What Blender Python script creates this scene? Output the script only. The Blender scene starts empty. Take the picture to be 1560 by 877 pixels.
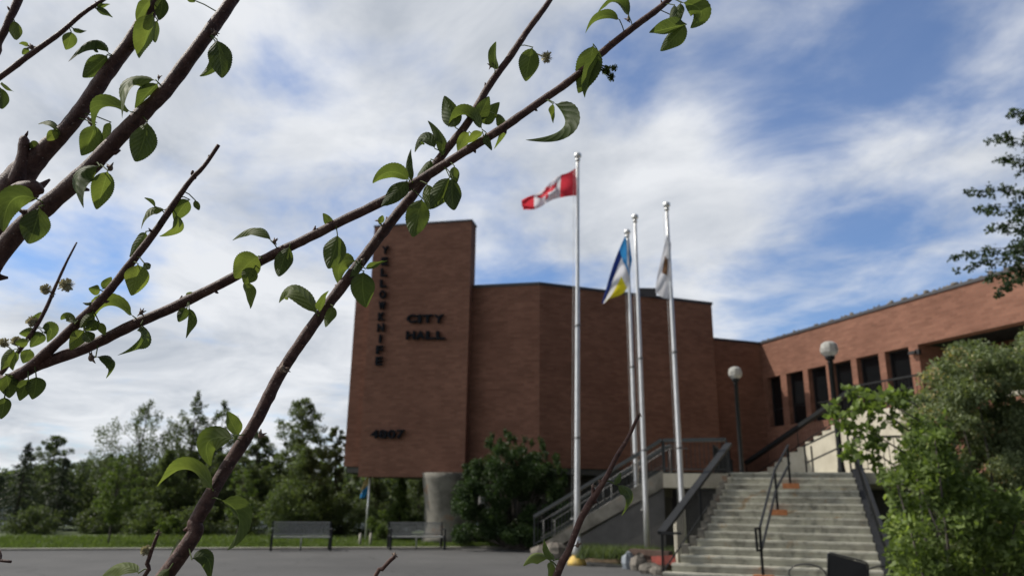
import bpy, math, random
import numpy as np
from mathutils import Vector, Matrix
R = math.radians
rnd = random.Random(7)
C = bpy.context.scene.collection
SC = bpy.context.scene

# ------------------------------------------------------------------ camera
FPX = 1150.0; W0, H0 = 1560, 877
TH = R(15.87); RO = 0.0133
CAM = Vector((0, 0, 1.6))
r0 = Vector((1, 0, 0)); u0 = Vector((0, -math.sin(TH), math.cos(TH))); FW = Vector((0, math.cos(TH), math.sin(TH)))
RT = r0*math.cos(RO) + u0*math.sin(RO); UP = u0*math.cos(RO) - r0*math.sin(RO)
cam = bpy.data.cameras.new('camera'); camo = bpy.data.objects.new('camera', cam); C.objects.link(camo)
M = Matrix(((RT.x, UP.x, -FW.x, CAM.x), (RT.y, UP.y, -FW.y, CAM.y), (RT.z, UP.z, -FW.z, CAM.z), (0, 0, 0, 1)))
camo.matrix_world = M
cam.sensor_width = 36; cam.lens = FPX/W0*36; cam.clip_start = 0.02; cam.clip_end = 3000
cam.dof.use_dof = True; cam.dof.focus_distance = 0.74; cam.dof.aperture_fstop = 10.5
SC.camera = camo

def ray(px, py): return (RT*((px-W0/2)/FPX) + UP*((H0/2-py)/FPX) + FW)
def at(px, py, Y): d = ray(px, py); return CAM + d*(Y/d.y)
def onz(px, py, z): d = ray(px, py); return CAM + d*((z-CAM.z)/d.z)
def hit(px, py, P, N): d = ray(px, py); return CAM + d*((P-CAM).dot(N)/d.dot(N))
def proj(p):
    v = Vector(p)-CAM; k = v.dot(FW); return (W0/2+FPX*v.dot(RT)/k, H0/2-FPX*v.dot(UP)/k)
def xy(v, z=0.0): return Vector((v.x, v.y, z))

# ------------------------------------------------------------------ light
SUN_AZ = math.atan2(-0.85, 0.20); SUN_EL = R(48)
SC.view_settings.view_transform = 'Standard'; SC.view_settings.look = 'None'
SC.view_settings.exposure = 0.0; SC.view_settings.gamma = 1.0; SC.view_settings.use_curve_mapping = False
sl = bpy.data.lights.new('sun', 'SUN'); sl.energy = 4.6; sl.angle = R(0.55); sl.color = (1.0, 0.94, 0.85)
so = bpy.data.objects.new('sun', sl); C.objects.link(so)
sdir = Vector((math.sin(SUN_AZ)*math.cos(SUN_EL), math.cos(SUN_AZ)*math.cos(SUN_EL), math.sin(SUN_EL)))
so.rotation_euler = sdir.to_track_quat('Z', 'Y').to_euler(); so.location = (0, 0, 40)

world = bpy.data.worlds.new('World'); SC.world = world; world.use_nodes = True
wn = world.node_tree.nodes; wl = world.node_tree.links; wn.clear()
def WN(t, **k):
    n = wn.new(t)
    for a, b in k.items(): setattr(n, a, b)
    return n
def wmath(op, a, b=None, c=None, clamp=False):
    n = WN('ShaderNodeMath', operation=op); n.use_clamp = clamp
    for i, v in enumerate((a, b, c)):
        if v is None: continue
        if isinstance(v, (int, float)): n.inputs[i].default_value = v
        else: wl.new(v, n.inputs[i])
    return n.outputs[0]
SKY_STR = 0.105
sky = WN('ShaderNodeTexSky', sky_type='NISHITA'); sky.sun_disc = False
sky.sun_elevation = SUN_EL; sky.sun_rotation = SUN_AZ; sky.air_density = 1.0; sky.dust_density = 0.6; sky.ozone_density = 2.0
tc = WN('ShaderNodeTexCoord'); sep = WN('ShaderNodeSeparateXYZ'); wl.new(tc.outputs['Generated'], sep.inputs[0])
X, Y_, Z = sep.outputs
zz = wmath('ADD', wmath('MAXIMUM', Z, 0.0), 0.16)
u = wmath('DIVIDE', X, zz); v = wmath('DIVIDE', Y_, zz)
def wcomb(a, b, c=0.0):
    n = WN('ShaderNodeCombineXYZ')
    for i, q in enumerate((a, b, c)):
        if isinstance(q, (int, float)): n.inputs[i].default_value = q
        else: wl.new(q, n.inputs[i])
    return n.outputs[0]
def wnoise(vec, scale, detail, rough, dist=0.0):
    n = WN('ShaderNodeTexNoise'); wl.new(vec, n.inputs['Vector']); n.inputs['Scale'].default_value = scale
    n.inputs['Detail'].default_value = detail; n.inputs['Roughness'].default_value = rough; n.inputs['Distortion'].default_value = dist
    return n.outputs['Fac']
# streaks run from upper left down to the right: rotate and stretch
ur = wmath('ADD', wmath('MULTIPLY', u, 0.86), wmath('MULTIPLY', v, 0.5))
vr = wmath('ADD', wmath('MULTIPLY', u, -0.5), wmath('MULTIPLY', v, 0.86))
P1 = wcomb(wmath('MULTIPLY', ur, 1.0), wmath('MULTIPLY', vr, 0.85), 17.4)
n1 = wnoise(P1, 1.7, 9, 0.56, 0.3)
P2 = wcomb(wmath('MULTIPLY', ur, 1.0), wmath('MULTIPLY', vr, 0.8), 11.2)
n2 = wnoise(P2, 3.6, 9, 0.58, 0.35)
n3 = wnoise(wcomb(u, v, 21.0), 0.45, 3, 0.5, 0.0)
cov = wmath('ADD', wmath('ADD', wmath('MULTIPLY', n1, 0.54), wmath('MULTIPLY', n2, 0.40)), wmath('MULTIPLY', n3, 0.25))
# more cloud to the left; unseen cloud added behind the camera for neutral fill
left = wmath('MULTIPLY', wmath('SUBTRACT', 0.22, X), 0.09)
up = wmath('MULTIPLY', wmath('MINIMUM', wmath('SUBTRACT', Y_, 0.45), 0.0), -0.10)
cov = wmath('ADD', wmath('ADD', cov, left), up)
# where the broad cloud banks and the clear gaps stand in the sky (direction, angular radius, weight)
def skydir(px, py): d_ = ray(px, py).normalized(); return (d_.x, d_.y, d_.z)
for (px, py, rad_, wgt) in ((1180, 50, 15, -0.085), (1000, 60, 7, -0.04), (1450, 110, 7, -0.05), (1190, 215, 6.5, -0.13), (900, 120, 7, -0.12), (1250, 480, 10, -0.09), (760, 400, 5, -0.10), (770, 235, 5, -0.08), (130, 375, 6, -0.17), (1380, 120, 7, -0.05), (560, 330, 6, -0.10), (230, 395, 5, -0.07), (900, 20, 7, -0.09), (1340, 40, 8, -0.05), (1420, 60, 6, -0.05),
                            (1000, 290, 10, 0.09), (1290, 320, 9, 0.05), (1520, 35, 4.5, 0.12), (330, 160, 15, 0.09), (620, 60, 9, 0.06), (1330, 190, 5, 0.05), (250, 560, 14, 0.10), (1050, 420, 6, 0.04), (1480, 200, 6, 0.07)):
    dt = WN('ShaderNodeVectorMath', operation='DOT_PRODUCT'); nz_ = WN('ShaderNodeVectorMath', operation='NORMALIZE'); wl.new(tc.outputs['Generated'], nz_.inputs[0]); wl.new(nz_.outputs[0], dt.inputs[0]); dt.inputs[1].default_value = skydir(px, py)
    sm = WN('ShaderNodeMapRange', interpolation_type='SMOOTHSTEP'); wl.new(dt.outputs['Value'], sm.inputs[0])
    sm.inputs[1].default_value = math.cos(R(rad_)); sm.inputs[2].default_value = 1.0; sm.inputs[3].default_value = 0.0; sm.inputs[4].default_value = wgt*0.62
    cov = wmath('ADD', cov, sm.outputs[0])
mr = WN('ShaderNodeMapRange', interpolation_type='SMOOTHSTEP'); wl.new(cov, mr.inputs[0])
mr.inputs[1].default_value = 0.475; mr.inputs[2].default_value = 0.725; mr.inputs[3].default_value = 0.09; mr.inputs[4].default_value = 0.97
# cloud shading: thick parts greyer
n4 = wnoise(P1, 1.9, 7, 0.6, 0.5)
sh = WN('ShaderNodeMapRange'); wl.new(n4, sh.inputs[0]); sh.inputs[1].default_value = 0.32; sh.inputs[2].default_value = 0.60
sh.inputs[3].default_value = 0.0; sh.inputs[4].default_value = 1.0
cmix = WN('ShaderNodeMix', data_type='RGBA'); wl.new(sh.outputs[0], cmix.inputs[0])
k = 1.0/SKY_STR
cmix.inputs[6].default_value = (0.50*k, 0.54*k, 0.60*k, 1); cmix.inputs[7].default_value = (0.84*k, 0.86*k, 0.89*k, 1)
def smooth(src, a_, b_, lo, hi):
    n_ = WN('ShaderNodeMapRange', interpolation_type='SMOOTHSTEP'); wl.new(src, n_.inputs[0])
    for i_, v_ in enumerate((a_, b_, lo, hi)): n_.inputs[i_+1].default_value = v_
    return n_.outputs[0]
# out-of-view clouds shaped for facade shading: left band brightened, behind and right dimmed
wB = smooth(Y_, -0.15, 0.45, 1.0, 0.0); fill_gain = wmath('SUBTRACT', 1.0, wmath('MULTIPLY', wB, wmath('ADD', smooth(X, -0.98, -0.5, -2.2, 0.45), smooth(X, -0.35, 0.4, 0.0, 0.50))))
cv = WN('ShaderNodeVectorMath', operation='SCALE'); wl.new(cmix.outputs[2], cv.inputs[0]); wl.new(fill_gain, cv.inputs[3])
smul = WN('ShaderNodeMix', data_type='RGBA', blend_type='MULTIPLY'); smul.inputs[0].default_value = 1.0
wl.new(sky.outputs[0], smul.inputs[6]); smul.inputs[7].default_value = (0.74, 0.98, 1.28, 1)
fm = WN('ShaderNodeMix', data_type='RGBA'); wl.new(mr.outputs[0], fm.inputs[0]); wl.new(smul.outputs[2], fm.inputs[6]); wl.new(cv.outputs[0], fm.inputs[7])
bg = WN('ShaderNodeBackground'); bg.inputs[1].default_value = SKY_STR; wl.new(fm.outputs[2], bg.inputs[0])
wo = WN('ShaderNodeOutputWorld'); wl.new(bg.outputs[0], wo.inputs[0])

# ------------------------------------------------------------------ materials
def newmat(name):
    m = bpy.data.materials.new(name); m.use_nodes = True; nt = m.node_tree
    return m, nt.nodes, nt.links, nt.nodes['Principled BSDF']
def link_noise(n, l, src, scale, detail=5, rough=0.6, dist=0.0):
    t = n.new('ShaderNodeTexNoise'); t.inputs['Scale'].default_value = scale; t.inputs['Detail'].default_value = detail
    t.inputs['Roughness'].default_value = rough; t.inputs['Distortion'].default_value = dist; l.new(src, t.inputs['Vector']); return t.outputs['Fac']
def ramp(n, l, fac, stops):
    r = n.new('ShaderNodeValToRGB'); l.new(fac, r.inputs[0]); e = r.color_ramp.elements
    while len(e) < len(stops): e.new(0.5)
    for i, (p, c) in enumerate(stops): e[i].position = p; e[i].color = (*c, 1)
    return r.outputs[0]
def noisy(name, stops, scale=3.0, rough=0.8, bump=0.0, bscale=40.0, metallic=0.0, detail=6, spec=0.5, coord='Object'):
    m, n, l, b = newmat(name); t = n.new('ShaderNodeTexCoord')
    f = link_noise(n, l, t.outputs[coord], scale, detail, 0.65, 0.2)
    l.new(ramp(n, l, f, stops), b.inputs['Base Color'])
    b.inputs['Roughness'].default_value = rough; b.inputs['Metallic'].default_value = metallic
    b.inputs['Specular IOR Level'].default_value = spec
    if bump:
        f2 = link_noise(n, l, t.outputs[coord], bscale, 4, 0.6)
        bp = n.new('ShaderNodeBump'); bp.inputs['Strength'].default_value = bump; bp.inputs['Distance'].default_value = 0.02
        l.new(f2, bp.inputs['Height']); l.new(bp.outputs[0], b.inputs['Normal'])
    return m
def brick(name, c1, c2, mort):
    m, n, l, b = newmat(name); t = n.new('ShaderNodeTexCoord')
    bt = n.new('ShaderNodeTexBrick'); l.new(t.outputs['UV'], bt.inputs['Vector'])
    bt.inputs['Scale'].default_value = 1.0; bt.inputs['Brick Width'].default_value = 0.30; bt.inputs['Row Height'].default_value = 0.10
    bt.inputs['Mortar Size'].default_value = 0.006; bt.inputs['Mortar Smooth'].default_value = 0.2; bt.inputs['Bias'].default_value = 0.0
    bt.inputs['Color1'].default_value = (*c1, 1); bt.inputs['Color2'].default_value = (*c2, 1); bt.inputs['Mortar'].default_value = (*mort, 1)
    mp = n.new('ShaderNodeMapping'); mp.inputs['Scale'].default_value = (0.35, 2.2, 1); l.new(t.outputs['UV'], mp.inputs[0])
    f = link_noise(n, l, mp.outputs[0], 1.6, 8, 0.7)
    f2 = link_noise(n, l, t.outputs['UV'], 0.5, 4, 0.6)
    mx = n.new('ShaderNodeMix'); mx.data_type = 'RGBA'; mx.blend_type = 'MULTIPLY'; mx.inputs[0].default_value = 1.0
    l.new(bt.outputs['Color'], mx.inputs[6]); l.new(ramp(n, l, f, [(0.3, (0.84, 0.83, 0.82)), (0.7, (1.08, 1.08, 1.08))]), mx.inputs[7])
    mx2 = n.new('ShaderNodeMix'); mx2.data_type = 'RGBA'; mx2.blend_type = 'MULTIPLY'; mx2.inputs[0].default_value = 1.0
    l.new(mx.outputs[2], mx2.inputs[6]); l.new(ramp(n, l, f2, [(0.3, (0.82, 0.80, 0.80)), (0.65, (1.06, 1.06, 1.06))]), mx2.inputs[7])
    l.new(mx2.outputs[2], b.inputs['Base Color']); b.inputs['Roughness'].default_value = 0.9; b.inputs['Specular IOR Level'].default_value = 0.2
    bp = n.new('ShaderNodeBump'); bp.inputs['Strength'].default_value = 0.5; bp.inputs['Distance'].default_value = 0.01
    inv = n.new('ShaderNodeMath'); inv.operation = 'SUBTRACT'; inv.inputs[0].default_value = 1; l.new(bt.outputs['Fac'], inv.inputs[1])
    l.new(inv.outputs[0], bp.inputs['Height']); l.new(bp.outputs[0], b.inputs['Normal'])
    return m
def foliage(name, ca, cb, cc=None, trans=0.35, rough=0.55):
    m, n, l, b = newmat(name)
    a = n.new('ShaderNodeAttribute'); a.attribute_name = 'var'
    st = [(0.0, ca), (1.0, cb)] if cc is None else [(0.0, ca), (0.8, cb), (0.93, cc)]
    col = ramp(n, l, a.outputs['Fac'], st)
    l.new(col, b.inputs['Base Color']); b.inputs['Roughness'].default_value = rough; b.inputs['Specular IOR Level'].default_value = 0.25
    tr = n.new('ShaderNodeBsdfTranslucent')
    g = n.new('ShaderNodeMix'); g.data_type = 'RGBA'; g.blend_type = 'MULTIPLY'; g.inputs[0].default_value = 1.0
    l.new(col, g.inputs[6]); g.inputs[7].default_value = (1.5, 1.6, 0.7, 1); l.new(g.outputs[2], tr.inputs['Color'])
    ms = n.new('ShaderNodeMixShader'); ms.inputs[0].default_value = trans
    out = n['Material Output'] if 'Material Output' in n else [q for q in n if q.type == 'OUTPUT_MATERIAL'][0]
    l.new(b.outputs[0], ms.inputs[1]); l.new(tr.outputs[0], ms.inputs[2]); l.new(ms.outputs[0], out.inputs['Surface'])
    return m
def plain(name, c, rough=0.6, metallic=0.0, spec=0.5):
    d = [x*0.85 for x in c]; e = [min(1, x*1.12) for x in c]
    return noisy(name, [(0.3, tuple(d)), (0.7, tuple(e))], 6.0, rough, 0, 40, metallic, 4, spec)

MT = {}
MT['brick'] = brick('brown_brick', (0.252, 0.122, 0.083), (0.190, 0.090, 0.061), (0.17, 0.118, 0.088))
MT['asphalt'] = noisy('asphalt', [(0.25, (0.052, 0.052, 0.052)), (0.55, (0.066, 0.0655, 0.065)), (0.8, (0.084, 0.083, 0.081))], 0.55, 0.95, 0.35, 60, detail=12)
nt_ = MT['asphalt'].node_tree; n = nt_.nodes; l = nt_.links; b = n['Principled BSDF']; src = b.inputs['Base Color'].links[0].from_socket
t = n.new('ShaderNodeTexCoord'); vo = n.new('ShaderNodeTexVoronoi'); vo.feature = 'DISTANCE_TO_EDGE'; vo.inputs['Scale'].default_value = 0.22
dn = n.new('ShaderNodeTexNoise'); dn.inputs['Scale'].default_value = 0.9; dn.inputs['Detail'].default_value = 6; l.new(t.outputs['Object'], dn.inputs['Vector'])
va = n.new('ShaderNodeVectorMath'); va.operation = 'MULTIPLY_ADD'; l.new(dn.outputs['Color'], va.inputs[0]); va.inputs[1].default_value = (1.6, 1.6, 0); l.new(t.outputs['Object'], va.inputs[2]); l.new(va.outputs[0], vo.inputs['Vector'])
ck_ = ramp(n, l, vo.outputs['Distance'], [(0.0, (0.45, 0.45, 0.45)), (0.006, (1, 1, 1))]); pt_ = ramp(n, l, link_noise(n, l, t.outputs['Object'], 0.16, 3, 0.5), [(0.40, (0.88, 0.88, 0.88)), (0.56, (1.12, 1.12, 1.11))])
m1 = n.new('ShaderNodeMix'); m1.data_type = 'RGBA'; m1.blend_type = 'MULTIPLY'; m1.inputs[0].default_value = 1; l.new(src, m1.inputs[6]); l.new(ck_, m1.inputs[7])
m2 = n.new('ShaderNodeMix'); m2.data_type = 'RGBA'; m2.blend_type = 'MULTIPLY'; m2.inputs[0].default_value = 1; l.new(m1.outputs[2], m2.inputs[6]); l.new(pt_, m2.inputs[7]); l.new(m2.outputs[2], b.inputs['Base Color'])
MT['grass_ground'] = noisy('grass_ground', [(0.3, (0.045, 0.065, 0.020)), (0.6, (0.065, 0.092, 0.028)), (0.85, (0.10, 0.105, 0.05))], 0.8, 0.95, 0.4, 25)
MT['earth'] = noisy('earth', [(0.3, (0.05, 0.04, 0.03)), (0.7, (0.11, 0.085, 0.06))], 5, 0.95, 0.5, 20)
MT['kerb'] = noisy('kerb_concrete', [(0.3, (0.26, 0.25, 0.21)), (0.7, (0.42, 0.40, 0.34))], 2, 0.9, 0.2, 30)
MT['concrete'] = noisy('weathered_concrete', [(0.28, (0.17, 0.165, 0.135)), (0.45, (0.30, 0.29, 0.235)), (0.6, (0.37, 0.36, 0.29)), (0.75, (0.48, 0.465, 0.385))], 1.5, 0.92, 0.25, 30, detail=9)
MT['oldconcrete'] = noisy('old_stained_concrete', [(0.28, (0.06, 0.055, 0.045)), (0.42, (0.12, 0.112, 0.094)), (0.55, (0.18, 0.17, 0.145)), (0.63, (0.20, 0.13, 0.085)), (0.72, (0.25, 0.24, 0.205))], 1.3, 0.95, 0.3, 25, detail=9)
MT['nosing'] = noisy('worn_nosing', [(0.3, (0.34, 0.33, 0.275)), (0.7, (0.58, 0.56, 0.475))], 3, 0.9)
MT['cream'] = noisy('cream_concrete', [(0.3, (0.36, 0.33, 0.26)), (0.7, (0.50, 0.47, 0.38))], 1.6, 0.9, 0.15, 20)
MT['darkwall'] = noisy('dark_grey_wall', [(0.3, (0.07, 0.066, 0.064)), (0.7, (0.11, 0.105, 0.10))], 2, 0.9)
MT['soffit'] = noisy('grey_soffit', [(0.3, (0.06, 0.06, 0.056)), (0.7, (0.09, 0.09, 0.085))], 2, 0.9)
MT['flashing'] = plain('dark_flashing', (0.05, 0.047, 0.05), 0.5)
MT['glass'] = plain('dark_glass', (0.006, 0.007, 0.008), 0.08, 0, 0.5)
MT['frame'] = plain('dark_window_frame', (0.012, 0.012, 0.013), 0.5)
MT['letter'] = plain('black_metal_letter', (0.008, 0.010, 0.014), 0.8, 0, 0.15)
MT['rail'] = noisy('black_painted_steel', [(0.3, (0.007, 0.008, 0.009)), (0.75, (0.016, 0.017, 0.018))], 5, 0.6, 0.0, spec=0.25)
MT['greyrail'] = noisy('grey_painted_steel', [(0.3, (0.03, 0.034, 0.036)), (0.75, (0.05, 0.055, 0.056))], 5, 0.5, 0.0)
MT['steel'] = plain('bright_steel', (0.16, 0.16, 0.16), 0.5, 0.5)
MT['rust'] = noisy('rust', [(0.3, (0.20, 0.07, 0.025)), (0.7, (0.42, 0.17, 0.07))], 14, 0.9)
MT['alu'] = noisy('brushed_aluminium', [(0.3, (0.60, 0.60, 0.59)), (0.7, (0.78, 0.78, 0.77))], 3, 0.42, 0, metallic=0.55)
MT['yellow'] = noisy('yellow_paint', [(0.35, (0.42, 0.30, 0.12)), (0.6, (0.62, 0.42, 0.09))], 9, 0.8)
MT['wood'] = noisy('weathered_timber', [(0.3, (0.20, 0.14, 0.09)), (0.7, (0.36, 0.27, 0.18))], 8, 0.9, 0.3, 30)
MT['darkwood'] = noisy('dark_timber', [(0.3, (0.05, 0.03, 0.02)), (0.7, (0.10, 0.06, 0.045))], 8, 0.9, 0.3, 30)
MT['rock'] = noisy('grey_rock', [(0.3, (0.07, 0.065, 0.055)), (0.5, (0.14, 0.125, 0.105)), (0.75, (0.24, 0.21, 0.18))], 4, 0.95, 0.5, 12)
MT['bluerock'] = noisy('blue_grey_rock', [(0.3, (0.16, 0.18, 0.20)), (0.75, (0.30, 0.33, 0.36))], 4, 0.95, 0.5, 12)
MT['redpaint'] = noisy('red_painted_board', [(0.3, (0.18, 0.04, 0.03)), (0.7, (0.38, 0.08, 0.055))], 6, 0.8)
MT['trunk'] = noisy('tree_bark', [(0.3, (0.05, 0.045, 0.04)), (0.7, (0.14, 0.12, 0.10))], 8, 0.95, 0.5, 20)
MT['whitebark'] = noisy('pale_bark', [(0.3, (0.12, 0.11, 0.10)), (0.6, (0.28, 0.26, 0.23))], 8, 0.9, 0.3, 20)
MT['seat'] = noisy('grey_metal_slats', [(0.3, (0.24, 0.245, 0.235)), (0.7, (0.36, 0.365, 0.35))], 20, 0.6)
MT['black'] = plain('black_cast_iron', (0.012, 0.012, 0.014), 0.5)
MT['mesh'] = plain('black_mesh', (0.02, 0.02, 0.022), 0.7)
MT['sign'] = plain('pale_notice', (0.5, 0.5, 0.48), 0.7)
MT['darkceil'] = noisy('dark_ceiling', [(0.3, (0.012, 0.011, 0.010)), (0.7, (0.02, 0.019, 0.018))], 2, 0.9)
MT['lampglass'] = None
m, n, l, b = newmat('frosted_globe'); b.inputs['Base Color'].default_value = (0.6, 0.59, 0.55, 1); b.inputs['Roughness'].default_value = 0.35
b.inputs['Transmission Weight'].default_value = 0.35; b.inputs['IOR'].default_value = 1.2
t_ = n.new('ShaderNodeTexCoord'); l.new(ramp(n, l, link_noise(n, l, t_.outputs['Object'], 8, 4), [(0.3, (0.38, 0.375, 0.34)), (0.7, (0.62, 0.61, 0.57))]), b.inputs['Base Color'])
MT['lampglass'] = m
MT['water'] = noisy('lake_water', [(0.3, (0.03, 0.05, 0.06)), (0.7, (0.05, 0.07, 0.08))], 0.3, 0.15, 0.1, 3)
MT['lf_dark'] = foliage('dark_leaves', (0.050, 0.066, 0.036), (0.115, 0.145, 0.070))
MT['lf_mid'] = foliage('mid_green_leaves', (0.058, 0.082, 0.036), (0.13, 0.165, 0.070))
MT['lf_young'] = foliage('young_green_leaves', (0.055, 0.085, 0.025), (0.13, 0.175, 0.05))
MT['lf_spruce'] = foliage('spruce_needles', (0.024, 0.038, 0.022), (0.055, 0.075, 0.040), trans=0.1)
MT['lf_willow'] = foliage('grey_green_leaves', (0.055, 0.078, 0.038), (0.20, 0.235, 0.12), (0.42, 0.31, 0.16))
MT['lf_bright'] = foliage('bright_green_leaves', (0.045, 0.070, 0.020), (0.18, 0.24, 0.07), (0.30, 0.36, 0.12), trans=0.4)
MT['lf_birch'] = foliage('birch_leaves', (0.02, 0.034, 0.016), (0.05, 0.08, 0.03), trans=0.25)
MT['lf_shrub'] = foliage('dark_shrub_leaves', (0.014, 0.030, 0.010), (0.05, 0.085, 0.025), trans=0.25)
MT['hill'] = noisy('far_wood', [(0.3, (0.015, 0.028, 0.014)), (0.7, (0.04, 0.06, 0.028))], 0.5, 1.0, 0.6, 1.0)

for nm in ('concrete', 'nosing'):
    nt_ = MT[nm].node_tree; n = nt_.nodes; l = nt_.links; b = n['Principled BSDF']; src = b.inputs['Base Color'].links[0].from_socket; t = n.new('ShaderNodeTexCoord')
    mp = n.new('ShaderNodeMapping'); mp.inputs['Location'].default_value = (3.1, 7.7, 1.3); l.new(t.outputs['Object'], mp.inputs[0])
    st_ = ramp(n, l, link_noise(n, l, mp.outputs[0], 1.9, 5, 0.7, 0.6), [(0.0, (1, 1, 1)), (0.60, (1, 1, 1)), (0.66, (0.92, 0.66, 0.45)), (0.72, (1, 0.9, 0.8))])
    dk_ = ramp(n, l, link_noise(n, l, mp.outputs[0], 3.6, 8, 0.75, 0.3), [(0.36, (0.50, 0.50, 0.50)), (0.48, (1, 1, 1)), (0.68, (1.12, 1.12, 1.1))])
    for q_ in (st_, dk_):
        m1 = n.new('ShaderNodeMix'); m1.data_type = 'RGBA'; m1.blend_type = 'MULTIPLY'; m1.inputs[0].default_value = 0.85; l.new(src, m1.inputs[6]); l.new(q_, m1.inputs[7]); src = m1.outputs[2]
    l.new(src, b.inputs['Base Color'])
# ------------------------------------------------------------------ mesh helpers
class MB:
    def __init__(s): s.v = []; s.f = []; s.m = []; s.sm = []; s.mi = 0; s.smooth = False
    def add(s, vs, fs):
        o = len(s.v); s.v += [tuple(p) for p in vs]
        for f in fs: s.f.append(tuple(i+o for i in f)); s.m.append(s.mi); s.sm.append(s.smooth)
        return s
    def hexa(s, p):   # 8 corners: bottom ring 0-3, top ring 4-7
        return s.add(p, [(3, 2, 1, 0), (4, 5, 6, 7), (0, 1, 5, 4), (1, 2, 6, 5), (2, 3, 7, 6), (3, 0, 4, 7)])
    def box(s, x0, x1, y0, y1, z0, z1):
        return s.hexa([(x0, y0, z0), (x1, y0, z0), (x1, y1, z0), (x0, y1, z0), (x0, y0, z1), (x1, y0, z1), (x1, y1, z1), (x0, y1, z1)])
    def fbox(s, O, a, b, a0, a1, b0, b1, z0, z1):   # box in a frame: origin O, horizontal axes a, b
        q = lambda i, j, z: (O.x+a.x*i+b.x*j, O.y+a.y*i+b.y*j, z)
        return s.hexa([q(a0, b0, z0), q(a1, b0, z0), q(a1, b1, z0), q(a0, b1, z0), q(a0, b0, z1), q(a1, b0, z1), q(a1, b1, z1), q(a0, b1, z1)])
    def bar(s, p, q, w, h):   # rectangular bar from p to q
        p = Vector(p); q = Vector(q); d = (q-p).normalized()
        ref = Vector((0, 0, 1)) if abs(d.z) < 0.97 else Vector((0, 1, 0))
        a = d.cross(ref).normalized()*(w/2); b = a.cross(d).normalized()*(h/2)
        return s.hexa([p-a-b, p+a-b, q+a-b, q-a-b, p-a+b, p+a+b, q+a+b, q-a+b])
    def prism(s, pts, z0, z1, cap=True):
        n = len(pts); zt = z1 if hasattr(z1, '__len__') else [z1]*n; zb = z0 if hasattr(z0, '__len__') else [z0]*n
        vs = [(p[0], p[1], zb[i]) for i, p in enumerate(pts)]+[(p[0], p[1], zt[i]) for i, p in enumerate(pts)]
        fs = [(i, (i+1) % n, n+(i+1) % n, n+i) for i in range(n)]
        if cap: fs += [tuple(range(n-1, -1, -1)), tuple(range(n, 2*n))]
        return s.add(vs, fs)
    def tube(s, pts, rad, n=8, cap=True, noise=0.0, rng=None):
        pts = [Vector(p) for p in pts]; k = len(pts)
        if not hasattr(rad, '__len__'): rad = [rad]*k
        vs = []; a = None
        for i, p in enumerate(pts):
            d = (pts[min(i+1, k-1)]-pts[max(i-1, 0)]).normalized()
            if a is None: a = d.orthogonal().normalized()
            a = (a-d*a.dot(d)).normalized(); b = d.cross(a)
            for j in range(n):
                t = 2*math.pi*j/n; r = rad[i]*(1+(noise*(rng.random()-0.5) if noise else 0))
                vs.append(p+a*(r*math.cos(t))+b*(r*math.sin(t)))
        fs = [(i*n+j, i*n+(j+1) % n, (i+1)*n+(j+1) % n, (i+1)*n+j) for i in range(k-1) for j in range(n)]
        if cap: fs += [tuple(range(n-1, -1, -1)), tuple(range((k-1)*n, k*n))]
        sv = s.smooth; s.smooth = True; s.add(vs, fs); s.smooth = sv; return s
    def ball(s, c, r, n=16, m=10, sc=(1, 1, 1)):
        c = Vector(c); vs = []; fs = []
        for i in range(m+1):
            ph = math.pi*i/m
            for j in range(n):
                t = 2*math.pi*j/n
                vs.append((c.x+r*sc[0]*math.sin(ph)*math.cos(t), c.y+r*sc[1]*math.sin(ph)*math.sin(t), c.z+r*sc[2]*math.cos(ph)))
        fs = [(i*n+j, (i+1)*n+j, (i+1)*n+(j+1) % n, i*n+(j+1) % n) for i in range(m) for j in range(n)]
        sv = s.smooth; s.smooth = True; s.add(vs, fs); s.smooth = sv; return s
    def lathe(s, c, prof, n=16):
        return s.tube([(c[0], c[1], c[2]+z) for r, z in prof], [max(r, 1e-4) for r, z in prof], n)
    def build(s, name, mats, parent=None, kind=None):
        me = bpy.data.meshes.new(name); base = Vector((0, 0, 0))
        if parent is not None: base = wloc(parent)
        me.from_pydata([(p[0]-base.x, p[1]-base.y, p[2]-base.z) for p in s.v], [], s.f)
        if not isinstance(mats, (list, tuple)): mats = [mats]
        for mm in mats: me.materials.append(MT[mm] if isinstance(mm, str) else mm)
        me.polygons.foreach_set('material_index', s.m); me.polygons.foreach_set('use_smooth', s.sm)
        uv = me.uv_layers.new(name='UVMap'); co = s.v
        for po in me.polygons:
            nn = po.normal; vert = abs(nn.z) < 0.7
            if vert:
                t = Vector((-nn.y, nn.x, 0)); t = t.normalized() if t.length > 1e-6 else Vector((1, 0, 0))
                if abs(t.x) < 1e-9 and t.y < 0: t = -t
            for li in po.loop_indices:
                p = co[me.loops[li].vertex_index]
                uv.data[li].uv = (p[0]*t.x+p[1]*t.y, p[2]) if vert else (p[0], p[1])
        me.validate(); o = bpy.data.objects.new(name, me); C.objects.link(o)
        if parent is not None: o.parent = parent
        if kind: o['kind'] = kind
        return o
def wloc(o):
    p = Vector((0, 0, 0))
    while o is not None: p += Vector(o.location); o = o.parent
    return p
def tag(o, label, cat, group=None, kind=None):
    o['label'] = label; o['category'] = cat
    if group: o['group'] = group
    if kind: o['kind'] = kind
    return o
def thing(name, loc, label, cat, group=None):
    o = bpy.data.objects.new(name, None); o.empty_display_size = 0.2; C.objects.link(o); o.location = loc
    return tag(o, label, cat, group)
def copy_tree(o, parent=None):
    c = o.copy(); C.objects.link(c)
    if parent is not None: c.parent = parent
    for ch in [q for q in bpy.data.objects if q.parent == o]: copy_tree(ch, c)
    return c

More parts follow.
